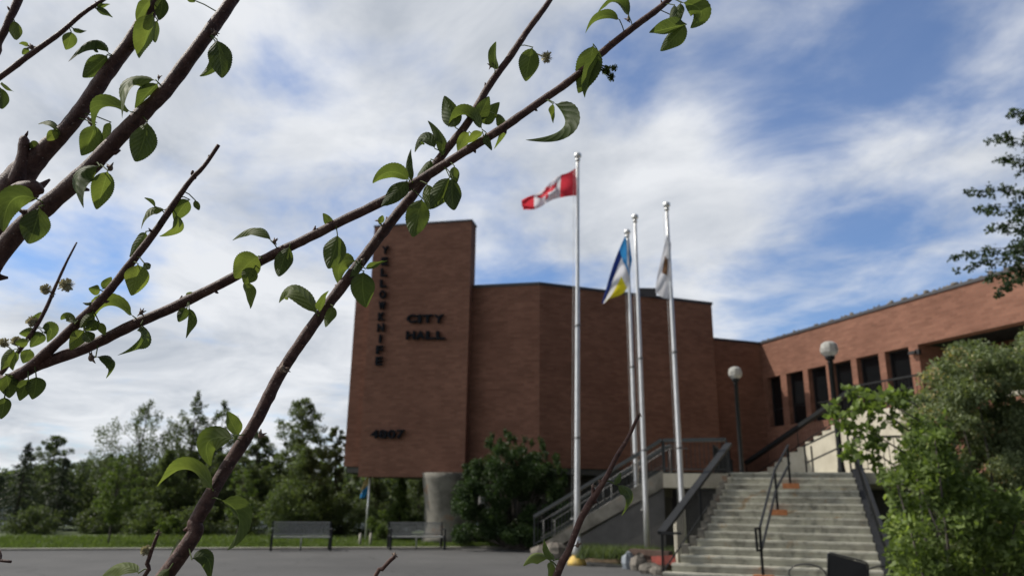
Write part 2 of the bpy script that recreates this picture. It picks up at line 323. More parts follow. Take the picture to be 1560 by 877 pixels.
# grid directions of the building
A20 = R(20)
E1 = Vector((math.cos(A20), math.sin(A20), 0)); WD = Vector((-math.sin(A20), math.cos(A20), 0))   # E1 right/back, WD back/left
ND = Vector((-0.945, 0.327, 0)).normalized()      # along the stair nosings, to the left
RD = Vector((0.327, 0.945, 0)).normalized()       # up the main stairs

# ------------------------------------------------------------------ ground
g = MB(); N = 60
def gz(x, y):
    return -0.9*max(0.0, min(1.0, (y-46)/22.0)) if x < 2 else 0.0
xs = [-900, -400, -200, -100]+[-60+2.5*i for i in range(49)]+[100, 200, 400, 900]
ys = [-300, -100, -40]+[-20+3*i for i in range(35)]+[100, 130, 200, 400, 900, 1800]
vs = [(x, y, gz(x, y)) for y in ys for x in xs]; nx = len(xs)
g.smooth = True
g.add(vs, [(j*nx+i, j*nx+i+1, (j+1)*nx+i+1, (j+1)*nx+i) for j in range(len(ys)-1) for i in range(nx-1)])
g.build('ground', 'grass_ground', kind='structure')
EA = Vector((-15.6, 24.1, 0)); ED = Vector((math.cos(R(17)), math.sin(R(17)), 0)); EN = Vector((-ED.y, ED.x, 0))
pa = EA-ED*60; pb = EA+ED*17.6
a = MB(); a.prism([(pa.x, pa.y), (pa.x+20, -60), (60, -60), (60, 14), (9.5, 14.5), (4.6, 18.0), (2.2, 24), (pb.x, pb.y)], -0.05, 0.012)
a.build('asphalt_road', 'asphalt', kind='structure')
kb = MB(); q = 60/24
kb.fbox(EA, ED, EN, -60, 17.6, 0.0, 0.28, -0.1, 0.075)
kb.build('kerb', 'kerb', kind='structure')
wt = MB(); wt.add([(-400, 62, -0.55), (-1, 62, -0.55), (-1, 175, -0.55), (-400, 175, -0.55)], [(0, 1, 2, 3)]); wt.build('lake', 'water', kind='structure')

# ------------------------------------------------------------------ building
D0 = 31.3
A0 = at(822, 434, D0); ROOF = A0.z
F2 = Vector((-0.978, 0.208, 0)).normalized()
# facet 3 to the right, facet 2 to the left
def along(P, d, px, py):       # distance along horizontal direction d from P where the vertical plane meets pixel column
    N_ = Vector((-d.y, d.x, 0)); h = hit(px, py, P, N_); return (h-P).dot(d)
L3 = along(xy(A0), E1, 1091, 580); L2 = along(xy(A0), F2, 533, 580)
A1 = xy(A0)+E1*L3; A2 = xy(A0)+F2*L2
CB = 3.0
b30 = lambda v, a: Vector((v.x*math.cos(a)-v.y*math.sin(a), v.x*math.sin(a)+v.y*math.cos(a), 0))
A3 = A2+b30(F2, -R(75))*6.2; A4 = A3+b30(F2, -R(110))*7.0; A5 = A1+WD*9.0
hall = thing('city_hall', (A0.x, A0.y+4, 0), 'brown brick city hall with tall slab tower, overhanging chamber and long low wing', 'building')
w_ = MB(); w_.prism([(p.x, p.y) for p in (A2, xy(A0), A1, A5, A4, A3)], CB, ROOF)
chamber = w_.build('chamber_wall', 'brick', hall)
cp = MB(); cen = (A2+A1+A5+A3)/4
rim = [cen+(p-cen)*1.006 for p in (A2, xy(A0), A1, A5, A4, A3)]
cp.prism([(p.x, p.y) for p in rim], ROOF+0.004, ROOF+0.13); cp.build('parapet_cap', 'flashing', chamber)
so_ = MB(); rim = [cen+(p-cen)*0.985 for p in (A2, xy(A0), A1, A5, A4, A3)]
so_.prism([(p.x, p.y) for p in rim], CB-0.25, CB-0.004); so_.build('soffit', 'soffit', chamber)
# small roof box behind the poles
rb = MB(); pr = at(985, 447, 33.0); rb.box(pr.x-0.35, pr.x+0.45, 33, 33.8, ROOF, ROOF+0.42); rb.build('roof_vent', 'flashing', hall)
# recessed storey underneath
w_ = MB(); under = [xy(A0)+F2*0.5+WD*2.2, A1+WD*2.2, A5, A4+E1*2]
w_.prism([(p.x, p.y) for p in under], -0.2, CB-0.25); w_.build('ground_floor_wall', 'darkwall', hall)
# tower slab
TN = Vector((F2.y, -F2.x, 0))      # towards camera
TN = TN if TN.y < 0 else -TN
TP = xy(A0)+TN*0.5
tr_ = hit(713, 530, TP, TN); tl_ = hit(557, 550, TP, TN); ttop = hit(720, 337, TP, TN).z; tbot = hit(625, 726, TP, TN).z
TR = xy(tr_); TL = xy(tl_)
tw = MB(); tw.prism([(TL.x, TL.y), (TR.x, TR.y), (TR.x-TN.x*0.8, TR.y-TN.y*0.8), (TL.x-TN.x*0.8, TL.y-TN.y*0.8)], tbot, ttop)
tower = tw.build('tower_wall', 'brick', hall)
tc_ = MB(); ax = (TR-TL).normalized(); tc_.fbox(TL, ax, -TN, -0.03, (TR-TL).length+0.03, -0.03, 0.83, ttop+0.004, ttop+0.09)
tc_.build('tower_cap', 'flashing', tower)
# dark return between tower and chamber
# concrete pedestal (flared)
pc = at(682, 800, 32.2); pd = MB()
pd.lathe((pc.x+0.12, pc.y, 0), [(1.22, 0.0), (1.10, 0.25), (1.06, 0.8), (1.08, 1.4), (1.14, 2.0), (1.22, 2.5), (1.27, CB-0.26)], 28)
pd.build('concrete_pedestal', 'oldconcrete', hall)
# lettering
def text_mesh(word, P, ax, up, nrm, height, width, depth=0.07, name='sign_lettering', parent=None, bold=0.02, mat='letter'):
    cu = bpy.data.curves.new('t', 'FONT'); cu.body = word; cu.size = 1.0; cu.extrude = 0.05; cu.offset = bold; cu.align_x = 'LEFT'
    ob = bpy.data.objects.new('t', cu); C.objects.link(ob); dg = bpy.context.evaluated_depsgraph_get()
    me = bpy.data.meshes.new_from_object(ob.evaluated_get(dg)); bpy.data.objects.remove(ob)
    vs = np.array([v.co[:] for v in me.vertices]); lo = vs.min(0); hi = vs.max(0)
    base = wloc(parent) if parent else Vector((0, 0, 0))
    for v in me.vertices:
        a_ = (v.co.x-lo[0])/(hi[0]-lo[0])-0.5; b_ = (v.co.y-lo[1])/(hi[1]-lo[1])-0.5; c_ = (v.co.z-lo[2])/(hi[2]-lo[2])
        p = P+ax*(a_*width)+up*(b_*height)+nrm*(c_*depth+0.03)
        v.co = p-base
    me.materials.clear(); me.materials.append(MT[mat]); me.name = name
    o = bpy.data.objects.new(name, me); C.objects.link(o); o.parent = parent; return o
ZU = Vector((0, 0, 1))
yw = 'YELLOWKNIFE'
for i, ch in enumerate(yw):
    t = i/10; p = hit(588-9.5*t, 382+168*t, TP, TN)
    wd = 0.10 if ch == 'I' else 0.31
    text_mesh(ch, p, ax, ZU, TN, 0.37, wd, parent=tower, name='sign_letter', bold=0.028, depth=0.12)
def word(w, px0, px1, py, h, kern=0.12):
    a_ = hit(px0, py, TP, TN); b_ = hit(px1, py, TP, TN); n_ = len(w)
    wid = [0.35 if c == 'I' else 1.0 for c in w]; tot = sum(wid)+kern*(n_-1); L = (b_-a_).length; x = 0
    for c, q in zip(w, wid):
        cx = (x+q/2)/tot*L; p = a_+(b_-a_).normalized()*cx
        text_mesh(c, p, ax, ZU, TN, h, q/tot*L, parent=tower, name='sign_letter', bold=(0.018 if w.isdigit() else 0.028), depth=0.12); x += q+kern
word('CITY', 621, 677, 486, 0.37); word('HALL', 620, 679, 511, 0.37); word('4807', 566, 617, 661, 0.36)

# wing
WC = at(1158, 524, 36.2); WROOF = WC.z; WC = xy(WC)
WN_ = Vector((-E1.x, -E1.y, 0))      # outward normal of the wing (towards the left)
FD = -WD                              # along the wing towards the camera
wing = MB()
def ws(px, py): return (hit(px, py, WC, WN_)-WC).dot(FD)
hz = hit(1250, 557.5, WC, WN_).z     # head height
op = [(ws(a_, 600), ws(b_, 600)) for a_, b_ in ((1169.5, 1191), (1200, 1226), (1233.5, 1262), (1270, 1301.5), (1310, 1345), (1355, 1393))]
sill = hit(1175, 650, WC, WN_).z
rec0 = ws(1408, 600); WL = 24.0; BK = E1
PZ = sill-0.12                        # upper terrace level
wing.fbox(WC, FD, BK, -0.39, WL, 0, 0.45, hz, WROOF)
edges = [-0.39]+[e for o_ in op for e in o_]+[rec0]
for i in range(0, len(edges), 2):
    wing.fbox(WC, FD, BK, edges[i], edges[i+1], 0.003, 0.447, sill, hz)
wing.fbox(WC, FD, BK, -0.39, rec0, 0.003, 0.447, 0, sill)
wing.fbox(WC, FD, BK, rec0+9.6, rec0+10.05, 0.003, 0.447, PZ, hz)
wingo = wing.build('wing_wall', 'brick', hall)
ib = MB(); ib.fbox(WC, FD, BK, rec0+0.05, WL, 3.2, 3.5, PZ, hz+0.2); ib.fbox(WC, FD, BK, rec0-0.3, rec0-0.004, 0.45, 3.2, PZ, hz); ib.build('recess_wall', 'brick', hall)
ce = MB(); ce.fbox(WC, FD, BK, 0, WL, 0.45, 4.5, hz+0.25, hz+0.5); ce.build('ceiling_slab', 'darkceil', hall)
rf = MB(); rf.fbox(WC, FD, BK, -0.05, WL, -0.05, 9.0, WROOF+0.004, WROOF+0.11); rf.build('roof_edge_cap', 'flashing', wingo)
# gravel and weeds along the roof edge
gr = MB(); rr = random.Random(3)
for i in range(260):
    s_ = rr.uniform(0.2, WL); h_ = rr.choice([0.04, 0.06, 0.09, 0.13]); w2 = rr.uniform(0.03, 0.10); o_ = rr.uniform(0.02, 0.5)
    c_ = WC+FD*s_+BK*o_; gr.ball((c_.x, c_.y, WROOF+0.11+h_*0.4), h_, 6, 4, (w2/h_*1.2, w2/h_*1.2, 0.8))
gr.build('roof_gravel', 'rock', wingo)['kind'] = 'stuff'
for i, (a_, b_) in enumerate(op):
    f_ = MB(); fr = 0.06
    f_.fbox(WC, FD, BK, a_, a_+fr, 0.25, 0.35, sill, hz); f_.fbox(WC, FD, BK, b_-fr, b_, 0.25, 0.35, sill, hz)
    f_.fbox(WC, FD, BK, a_+fr, b_-fr, 0.25, 0.35, hz-fr, hz); f_.fbox(WC, FD, BK, a_+fr, b_-fr, 0.25, 0.35, sill, sill+fr)
    f_.fbox(WC, FD, BK, a_+fr, b_-fr, 0.26, 0.34, sill+0.8, sill+0.84)
    wf = f_.build('window', 'frame', hall)
    p_ = MB(); p_.fbox(WC, FD, BK, a_+fr, b_-fr, 0.29, 0.30, sill+fr, hz-fr); p_.build('pane', 'glass', wf)
# glazing in the recess
f_ = MB()
for i in range(8): f_.fbox(WC, FD, BK, rec0+1.0+i*1.5, rec0+1.07+i*1.5, 3.10, 3.19, PZ, hz)
f_.fbox(WC, FD, BK, rec0+1.0, rec0+11.57, 3.11, 3.18, hz-0.5, hz-0.43)
ef = f_.build('entrance_glazing', 'frame', hall)
p_ = MB(); p_.fbox(WC, FD, BK, rec0+1.0, rec0+11.5, 3.14, 3.15, PZ, hz); p_.build('pane', 'glass', ef)
# notice and wall lamp
nb = MB(); nb.fbox(WC, FD, BK, rec0-0.02+0.0, rec0+0.0, 0.7, 1.05, 0, 0.001)
nz = hit(1416, 577, WC, WN_); s_ = (nz-WC).dot(FD)
nb = MB(); nb.fbox(WC, FD, BK, rec0+0.0, rec0+0.03, 1.0, 1.7, nz.z-0.35, nz.z+0.22); nb.build('notice_board', 'sign', hall)
lz = hit(1400, 536, WC, WN_); s_ = (lz-WC).dot(FD); lm = MB()
lm.fbox(WC, FD, BK, s_-0.05, s_+0.1, -0.12, 0, lz.z-0.09, lz.z+0.09); lm.fbox(WC, FD, BK, s_-0.32, s_-0.03, -0.2, -0.05, lz.z-0.06, lz.z+0.05)
lm.build('wall_lamp', 'frame', hall)
# linking wall between chamber and wing
lk = MB(); lk.fbox(WC, -E1, WD, -0.1, 4.5, 0.0, 0.4, 0, WROOF-0.02); lko = lk.build('link_wall', 'brick', hall)
lk = MB(); lk.fbox(WC, -E1, WD, 0.0, 4.5, -0.05, 0.5, WROOF-0.016, WROOF+0.09); lk.build('link_wall_cap', 'flashing', lko)

# ------------------------------------------------------------------ main stairs
NST = 15; RISE = 0.168; TREAD = 0.345
ZL = NST*RISE                      # landing level
tR = at(1298, 721, 21.2); sR = xy(tR)                 # top right corner of the flight
wtop = (hit(1113, 721, sR, RD)-sR).dot(ND)
stairs = thing('entrance_stairs', (sR.x, sR.y, 0), 'wide weathered concrete staircase with black handrails rising to the landing', 'staircase')
for i in range(NST):
    z1 = ZL-i*RISE-0.0; off = i*TREAD
    wl_ = wtop+0.055*i if i < 9 else wtop+0.055*9+(i-9)*0.16
    s_ = MB(); P = sR-RD*off
    s_.fbox(P, ND, RD, 0, wl_, -TREAD if i else -0.02, 0.02 if i else 0.6, -0.05, z1-0.03 if i else z1-0.02)
    st = s_.build('step', 'concrete', stairs)
    s_ = MB(); s_.fbox(P, ND, RD, 0, wl_+0.01, (-TREAD-0.018) if i else -0.035, -TREAD+0.10 if i else 0.08, z1-0.045, z1+0.002); s_.build('nosing', 'nosing', st)
    s_ = MB(); s_.fbox(P, ND, RD, 0, wl_, -TREAD+0.10, 0.0, z1-0.03, z1-0.001) if i else s_.fbox(P, ND, RD, 0, wl_, 0.08, 0.6, z1-0.02, z1-0.001); s_.build('tread', 'concrete', st)
# low side walls (stepped cheek left, string right)
ck = MB()
for i in range(1, NST-3):
    P = sR-RD*(i*TREAD); wl_ = wtop+0.055*i if i < 9 else wtop+0.055*9+(i-9)*0.16
    ck.fbox(P, ND, RD, wl_+0.012, wl_+0.17, -TREAD, -0.003, 0, ZL-i*RISE+0.05)
ck.build('cheek_wall', 'oldconcrete', stairs)
ck = MB(); Rb = sR-RD*(NST*TREAD)
ck.hexa([tuple(sR-ND*0.24)[:2]+(0.0,), tuple(sR-ND*0.01)[:2]+(0.0,), tuple(Rb-ND*0.01)[:2]+(0.0,), tuple(Rb-ND*0.24)[:2]+(0.0,),
         tuple(sR-ND*0.24)[:2]+(ZL+0.1,), tuple(sR-ND*0.01)[:2]+(ZL+0.1,), tuple(Rb-ND*0.01)[:2]+(0.15,), tuple(Rb-ND*0.24)[:2]+(0.15,)])
ck.build('side_string', 'rail', stairs)

def railing(parent, pts, h=0.95, top=(0.16, 0.05), spacing=0.13, low=0.12, mat='rail', posts=True, bal=True, name='handrail', ballmat=None):
    pts = [Vector(p) for p in pts]; up_ = Vector((0, 0, h))
    t_ = MB()
    for a_, b_ in zip(pts[:-1], pts[1:]): t_.bar(a_+up_, b_+up_, *top)
    hr = t_.build(name, mat, parent)
    if bal:
        b2 = MB()
        for a_, b_ in zip(pts[:-1], pts[1:]):
            L = (b_-a_).length; n_ = max(1, int(L/spacing))
            for k_ in range(n_+1):
                p = a_+(b_-a_)*(k_/n_); b2.bar(p+Vector((0, 0, low)), p+up_, 0.016, 0.016)
            b2.bar(a_+Vector((0, 0, low)), b_+Vector((0, 0, low)), 0.03, 0.03)
        b2.build('balusters', mat, parent)
    if posts:
        for p in [pts[0]]+[pts[-1]]+[a_+(b_-a_)*0.5 for a_, b_ in zip(pts[:-1], pts[1:]) if (b_-a_).length > 2]:
            p2 = MB(); p2.bar(p, p+up_, 0.045, 0.045); p2.build('rail_post', mat, parent)
    return hr
V = lambda p, z: Vector((p.x, p.y, z))
# left wide handrail
lt = sR+ND*(wtop+0.1); lb = sR-RD*(13*TREAD)+ND*(wtop+0.95)
hb_ = hit(1008, 811, sR-RD*(14*TREAD), RD); ht_ = hit(1110, 676, sR+RD*0.3, RD); q = hb_.copy()
railing(stairs, [ht_-Vector((0, 0, 0.95)), hb_-Vector((0, 0, 0.95))], 0.95, (0.20, 0.08))
e_ = MB(); e_.bar(q, q-ND*0.45-RD*0.05, 0.12, 0.05); e_.build('rail_end', 'rail', stairs)
# right handrail
rt = sR-ND*0.12; rbt = sR-RD*(NST*TREAD)-ND*0.12
railing(stairs, [V(rt, ZL+0.1), V(rbt, 0.2)], 0.62, (0.07, 0.07), spacing=0.16)
# middle railing: two rails, three posts
mid = []
for (px, py) in ((1204, 737), (1186, 791), (1162, 869)):
    best = None
    for i in range(1, NST+1):
        z_ = ZL-i*RISE; h_ = onz(px, py, z_); dd = (sR-xy(h_)).dot(RD)/TREAD
        if z_ < 1.5 and h_.y > 0: sc = abs(dd-(i+0.5))
        else:
            P = sR-RD*((i+0.5)*TREAD); h_ = hit(px, py, P, RD); sc = abs(h_.z-z_)*3
        if best is None or sc < best[0]: best = (sc, i, h_)
    i = best[1]; P = sR-RD*((i+0.5)*TREAD); h_ = hit(px, py, P, RD); mid.append(V(h_, ZL-i*RISE))
print('MID', [(round(p.x, 2), round(p.y, 2), round(p.z, 2)) for p in mid])
for p in mid:
    b2 = MB(); b2.bar(p, p+Vector((0, 0, 0.97)), 0.05, 0.05); pp = b2.build('rail_post', 'rail', stairs)
    b2 = MB(); b2.fbox(p, ND, RD, -0.22, 0.20, -0.192, 0.14, p.z-0.12, p.z+0.014); b2.build('rusty_base', 'rust', pp)
for hh in (0.97, 0.50):
    b2 = MB(); e0 = mid[0]+(mid[0]-mid[1]).normalized()*0.15
    b2.bar(e0+Vector((0, 0, hh)), mid[1]+Vector((0, 0, hh)), 0.045, 0.045); b2.bar(mid[1]+Vector((0, 0, hh)), mid[2]+Vector((0, 0, hh)), 0.045, 0.045)
    b2.build('handrail', 'rail', stairs)
b2 = MB(); q = mid[2]+Vector((0, 0, 0.97)); q2 = q-RD*0.15+ND*0.08
b2.bar(q, q2, 0.045, 0.045); b2.bar(q2, q2-Vector((0, 0, 0.45)), 0.045, 0.045); b2.bar(q2-Vector((0, 0, 0.45)), mid[2]+Vector((0, 0, 0.52)), 0.045, 0.045)
b2.build('rail_loop', 'rail', stairs)

# ------------------------------------------------------------------ landing
landing = thing('landing', (sR.x, sR.y+4, 0), 'raised concrete landing between the staircases, with dark railings round its edge', 'landing')
LLs = (hit(1010, 722, sR+RD*0.6, RD)-sR).dot(ND)     # left end
LRs = -3.2
ld = MB(); ld.fbox(sR, ND, RD, LRs, LLs, 0.604, 2.6, ZL-0.42, ZL-0.002); ld.fbox(sR, ND, RD, LRs, wtop+0.6, 2.6, 14.6, ZL-0.42, ZL-0.002)
ld.fbox(sR, ND, RD, LRs, -0.26, 0.02, 0.604, ZL-0.3, ZL-0.002)
ld.build('slab', 'cream', landing)
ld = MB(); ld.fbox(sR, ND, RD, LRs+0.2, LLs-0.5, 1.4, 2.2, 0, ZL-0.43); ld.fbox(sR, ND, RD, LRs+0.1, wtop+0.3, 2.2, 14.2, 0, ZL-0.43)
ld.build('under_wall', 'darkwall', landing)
pl_ = MB(); pq = at(1037, 815, 20.4); pl_.box(pq.x-0.10, pq.x+0.12, 20.4, 20.8, 0, 1.45)
pl_.build('pale_pier', 'cream', landing)
f0 = sR+RD*0.66
railing(landing, [V(f0+ND*(LLs-0.05), ZL), V(f0+ND*(wtop+0.1), ZL)], 0.98, (0.24, 0.10), mat='greyrail')
railing(landing, [V(f0+ND*(LRs+0.1), ZL), V(f0-ND*0.2, ZL)], 1.0, (0.06, 0.06), spacing=0.14)
bk0 = sR+RD*2.55
railing(landing, [V(bk0+ND*(wtop+0.62), ZL), V(bk0+RD*9+ND*(wtop+0.55), ZL)], 0.95, (0.06, 0.05), spacing=0.16)

# ------------------------------------------------------------------ side stairs going down to the left
s0 = sR+RD*0.62+ND*LLs
side = thing('side_stairs', (s0.x-2, s0.y+1, 0), 'narrow concrete side stairs descending to the left behind the flagpoles', 'staircase')
n_s = 14; tr2 = 0.30; rs2 = ZL/n_s-0.005
st_ = MB()
for i in range(1, n_s):
    z_ = ZL-i*rs2; st_.fbox(s0, ND, RD, (i-1)*tr2+0.003, i*tr2, 0.25, 1.95, z_-0.5 if z_ > 0.5 else 0.0, z_)
st_.build('steps', 'concrete', side)
sg = MB(); L_ = (n_s-1)*tr2
def slope_panel(mb, b0, b1, lo, hi):
    q = lambda s_, b_, z: (s0.x+ND.x*s_+RD.x*b_, s0.y+ND.y*s_+RD.y*b_, z)
    ze = ZL-(n_s-1)*rs2
    mb.hexa([q(0, b0, ZL+lo), q(L_, b0, max(0.02, ze+lo)), q(L_, b1, max(0.02, ze+lo)), q(0, b1, ZL+lo), q(0, b0, ZL+hi), q(L_, b0, ze+hi), q(L_, b1, ze+hi), q(0, b1, ZL+hi)])
slope_panel(sg, 0.0, 0.24, -0.42, 0.10); slope_panel(sg, 1.96, 2.2, -0.42, 0.10)
sg.build('stringer', 'oldconcrete', side)
uw = MB(); q = lambda s_, b_, z: (s0.x+ND.x*s_+RD.x*b_, s0.y+ND.y*s_+RD.y*b_, z)
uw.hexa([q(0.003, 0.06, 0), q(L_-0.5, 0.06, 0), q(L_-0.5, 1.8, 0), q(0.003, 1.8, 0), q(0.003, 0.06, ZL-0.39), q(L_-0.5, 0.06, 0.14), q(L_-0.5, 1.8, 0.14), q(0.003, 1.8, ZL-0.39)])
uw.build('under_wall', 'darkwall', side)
p0 = s0+RD*0.1; p1 = s0+ND*L_+RD*0.1; zb = ZL-(n_s-1)*rs2
railing(side, [V(p0, ZL+0.05), V(p1+ND*0.2, zb)], 0.95, (0.22, 0.09), mat='greyrail')
p0 = s0+RD*2.1; p1 = s0+ND*L_+RD*2.1
railing(side, [V(p0, ZL+0.05), V(p1+ND*0.2, zb)], 0.95, (0.22, 0.09), mat='greyrail')
for bb in (0.45, 1.75):
    st_ = MB(); a_ = s0+RD*bb-ND*0.6; b_ = s0+ND*(L_+0.1)+RD*bb
    st_.tube([V(a_, ZL+0.85), V(s0+RD*bb, ZL+0.85), V(b_, zb+0.78)], 0.014, 6); st_.tube([V(s0+RD*bb, ZL+0.3), V(b_, zb+0.3)], 0.009, 6)
    for t in (0.0, 0.5, 1.0):
        p = V(s0+RD*bb+ND*L_*t, ZL-(ZL-zb)*t); st_.tube([p-Vector((0, 0, 0.05)), p+Vector((0, 0, 0.84))], 0.012, 6)
    st_.build('steel_handrail', 'steel', side)

# ------------------------------------------------------------------ upper stairs along the wing
us0 = at(1187, 706, 33.1)       # a point on the visible outer edge
slope_ = 0.36; run_d = FD
zu0 = us0.z; back = (zu0-ZL)/slope_
U0 = xy(us0)-run_d*back
upst = thing('upper_stairs', (U0.x, U0.y, 0), 'sunlit pale concrete steps rising beside the brick wing to its terrace', 'staircase')
Lr = (PZ-ZL)/slope_; nU = 14; rs3 = (PZ-ZL)/nU; tr3 = Lr/nU
wU = (WC-U0).dot(E1)-0.02
st_ = MB()
for i in range(nU):
    st_.fbox(U0, run_d, E1, i*tr3, (i+1)*tr3-0.002, 0, wU, 0.3, ZL+(i+1)*rs3)
st_.build('steps', 'cream', upst)
tb = MB(); tb.fbox(U0, run_d, E1, Lr+3.0, Lr+12, 0.02, wU, 0.2, PZ-0.15); tb.build('terrace_wall', 'brick', upst)
tb = MB(); tb.fbox(U0, run_d, E1, Lr+0.002, Lr+2.99, 0, wU, 0.2, PZ); tb.fbox(U0, run_d, E1, Lr+3.0, Lr+12, 0, wU, PZ-0.146, PZ); tb.fbox(U0, run_d, E1, rec0+2.0, 26, wU+0.47, wU+5, 0.2, PZ); tb.build('terrace', 'cream', upst)
railing(upst, [V(U0+E1*(wU-0.15)+run_d*0.2, ZL), V(U0+run_d*Lr+E1*(wU-0.15), PZ)], 0.9, (0.05, 0.05), bal=False)
pts = [V(U0+E1*0.06+run_d*(back*0.3), ZL+0.3*(zu0-ZL)), V(U0+E1*0.06+run_d*Lr, PZ)]
railing(upst, [V(U0+E1*0.06, ZL), pts[1]], 0.97, (0.22, 0.15), spacing=0.16, low=0.25)
wa = at(1229, 719, 25.2); wb = at(1297, 719, 24.0)
for a_, px_ in ((wa, 1225), (wa+Vector((0.22, 0, 0)), 1231), (wb, 1297)):
    b2 = MB(); a_ = Vector((a_.x, a_.y, ZL)); b2.bar(a_, a_+Vector((0, 0, 1.0 if px_ < 1290 else 1.55)), 0.045, 0.045); b2.build('rail_post', 'rail', upst)
for h0, h1 in ((0.45, 1.0), (1.0, 1.55)):
    b2 = MB(); b2.bar((wa.x, wa.y, ZL+h0), (wb.x, wb.y, ZL+h1), 0.045, 0.045); b2.build('handrail', 'rail', upst)
for hh in ():
    b2 = MB(); b2.bar(pts[0]+Vector((0, 0, hh)), pts[1]+Vector((0, 0, hh)), 0.05, 0.05); b2.build('handrail', 'rail', upst)
railing(upst, [pts[1]+run_d*0.1, V(U0+run_d*(Lr+11)+E1*0.06, PZ)], 1.0, (0.07, 0.06), spacing=0.15)

# ------------------------------------------------------------------ lamps
def lamp(px, pyg, Y, zbase, label):
    c = at(px, pyg, Y); t = thing('street_lamp', (c.x, c.y, zbase), label, 'street lamp', 'globe lamps on the landing')
    b_ = MB(); b_.lathe((c.x, c.y, zbase), [(0.11, 0), (0.11, 0.12), (0.095, 0.18), (0.08, 0.5), (0.075, c.z-0.42-zbase), (0.10, c.z-0.40-zbase), (0.06, c.z-0.34-zbase)], 12); b_.build('post', 'rail', t)
    b_ = MB(); b_.lathe((c.x, c.y, c.z), [(0.06, -0.36), (0.13, -0.30), (0.15, -0.22), (0.12, -0.20)], 12); b_.build('collar', 'rail', t)
    b_ = MB(); b_.smooth = False
    n_ = 10
    prof = [(0.13, -0.22), (0.25, -0.10), (0.265, 0.02), (0.23, 0.15), (0.12, 0.23), (0.02, 0.25)]
    vs = []; 
    for r_, z_ in prof:
        for j in range(n_): a_ = 2*math.pi*j/n_; vs.append((c.x+r_*math.cos(a_), c.y+r_*math.sin(a_), c.z+z_))
    b_.add(vs, [(i*n_+j, i*n_+(j+1) % n_, (i+1)*n_+(j+1) % n_, (i+1)*n_+j) for i in range(len(prof)-1) for j in range(n_)]+[tuple(range(n_-1, -1, -1)), tuple(range((len(prof)-1)*n_, len(prof)*n_))])
    gl = b_.build('lamp_globe', 'lampglass', t)
    b_ = MB(); b_.lathe((c.x, c.y, c.z), [(0.03, -0.2), (0.05, -0.05), (0.02, 0.02)], 8); b_.build('bulb', 'sign', gl)
    return t
lamp(1263, 532, 22.3, ZL, 'taller black street lamp with faceted globe at the head of the main staircase')
lamp(1120, 568, 28.0, ZL, 'black street lamp with faceted globe standing against the shaded brick wall')

# ------------------------------------------------------------------ flagpoles
def pole(px, py, bx, by, zb, Y, r, label, base=None):
    b0_ = at(bx, by, Y); bz = zb; t0 = at(px, py, Y)
    x, y = b0_.x, Y
    t0 = Vector((x+(t0.x-x)*0.8, y, t0.z))
    t = thing('flagpole', (x, y, bz), label, 'flagpole', 'flagpoles in front of the city hall')
    m_ = MB(); n_ = 7
    m_.tube([(x+(t0.x-x)*i/n_, y, bz+(t0.z-bz)*i/n_) for i in range(n_+1)], [r*(1-0.45*i/n_) for i in range(n_+1)], 14); m_.build('shaft', 'alu', t)
    for fr_ in (0.28, 0.55):
        m_ = MB(); zz_ = bz+(t0.z-bz)*fr_; xx = x+(t0.x-x)*fr_; m_.lathe((xx, y, zz_), [(r*1.02, 0), (r*1.06, 0.02), (r*0.95, 0.06)], 14); m_.build('joint_ring', 'steel', t)
    m_ = MB(); m_.ball((t0.x, y, t0.z+r*1.0), r*1.35, 14, 10, (1, 1, 0.9)); m_.lathe((t0.x, y, t0.z-0.06), [(r*0.75, -0.05), (r*0.95, 0), (r*0.6, 0.06)], 12); m_.build('finial', 'alu', t)
    # halyard
    m_ = MB(); m_.tube([(x-r*1.5, y-0.02, bz+1.2), (t0.x-r*1.4, y-0.02, t0.z-0.15)], 0.006, 5); m_.tube([(x-r, y, bz+1.2), (x-r*1.8, y-0.02, bz+1.2)], 0.02, 5); m_.build('halyard', 'sign', t)
    if base:
        m_ = MB(); m_.lathe((x, y, bz), [(0.26, 0), (0.25, 0.10), (0.17, 0.22), (r*1.3, 0.26)], 16); m_.build('yellow_base', 'yellow', t)
        m_ = MB(); m_.lathe((x, y, bz), [(r*1.25, 0.26), (r*1.6, 0.30), (r*1.2, 0.6), (r*1.02, 0.75)], 16); m_.build('sleeve', 'alu', t)
    return t, t0
pf1, T1 = pole(882, 241, 879, 856, 0.0, 21.6, 0.088, 'tallest silver flagpole with yellow base, flying the red and white flag', True)
pf2, T2 = pole(955, 357, 973, 824, 0.25, 24.3, 0.085, 'leftmost of the three bed flagpoles, flying the blue white and yellow flag')
pf3, T3 = pole(967, 334, 986, 828, 0.25, 23.3, 0.085, 'bare silver flagpole without a flag, middle of the three in the bed')
pf4, T4 = pole(1015, 316, 1042, 822, 0.25, 22.3, 0.088, 'silver flagpole nearest the stairs with limp white flag')

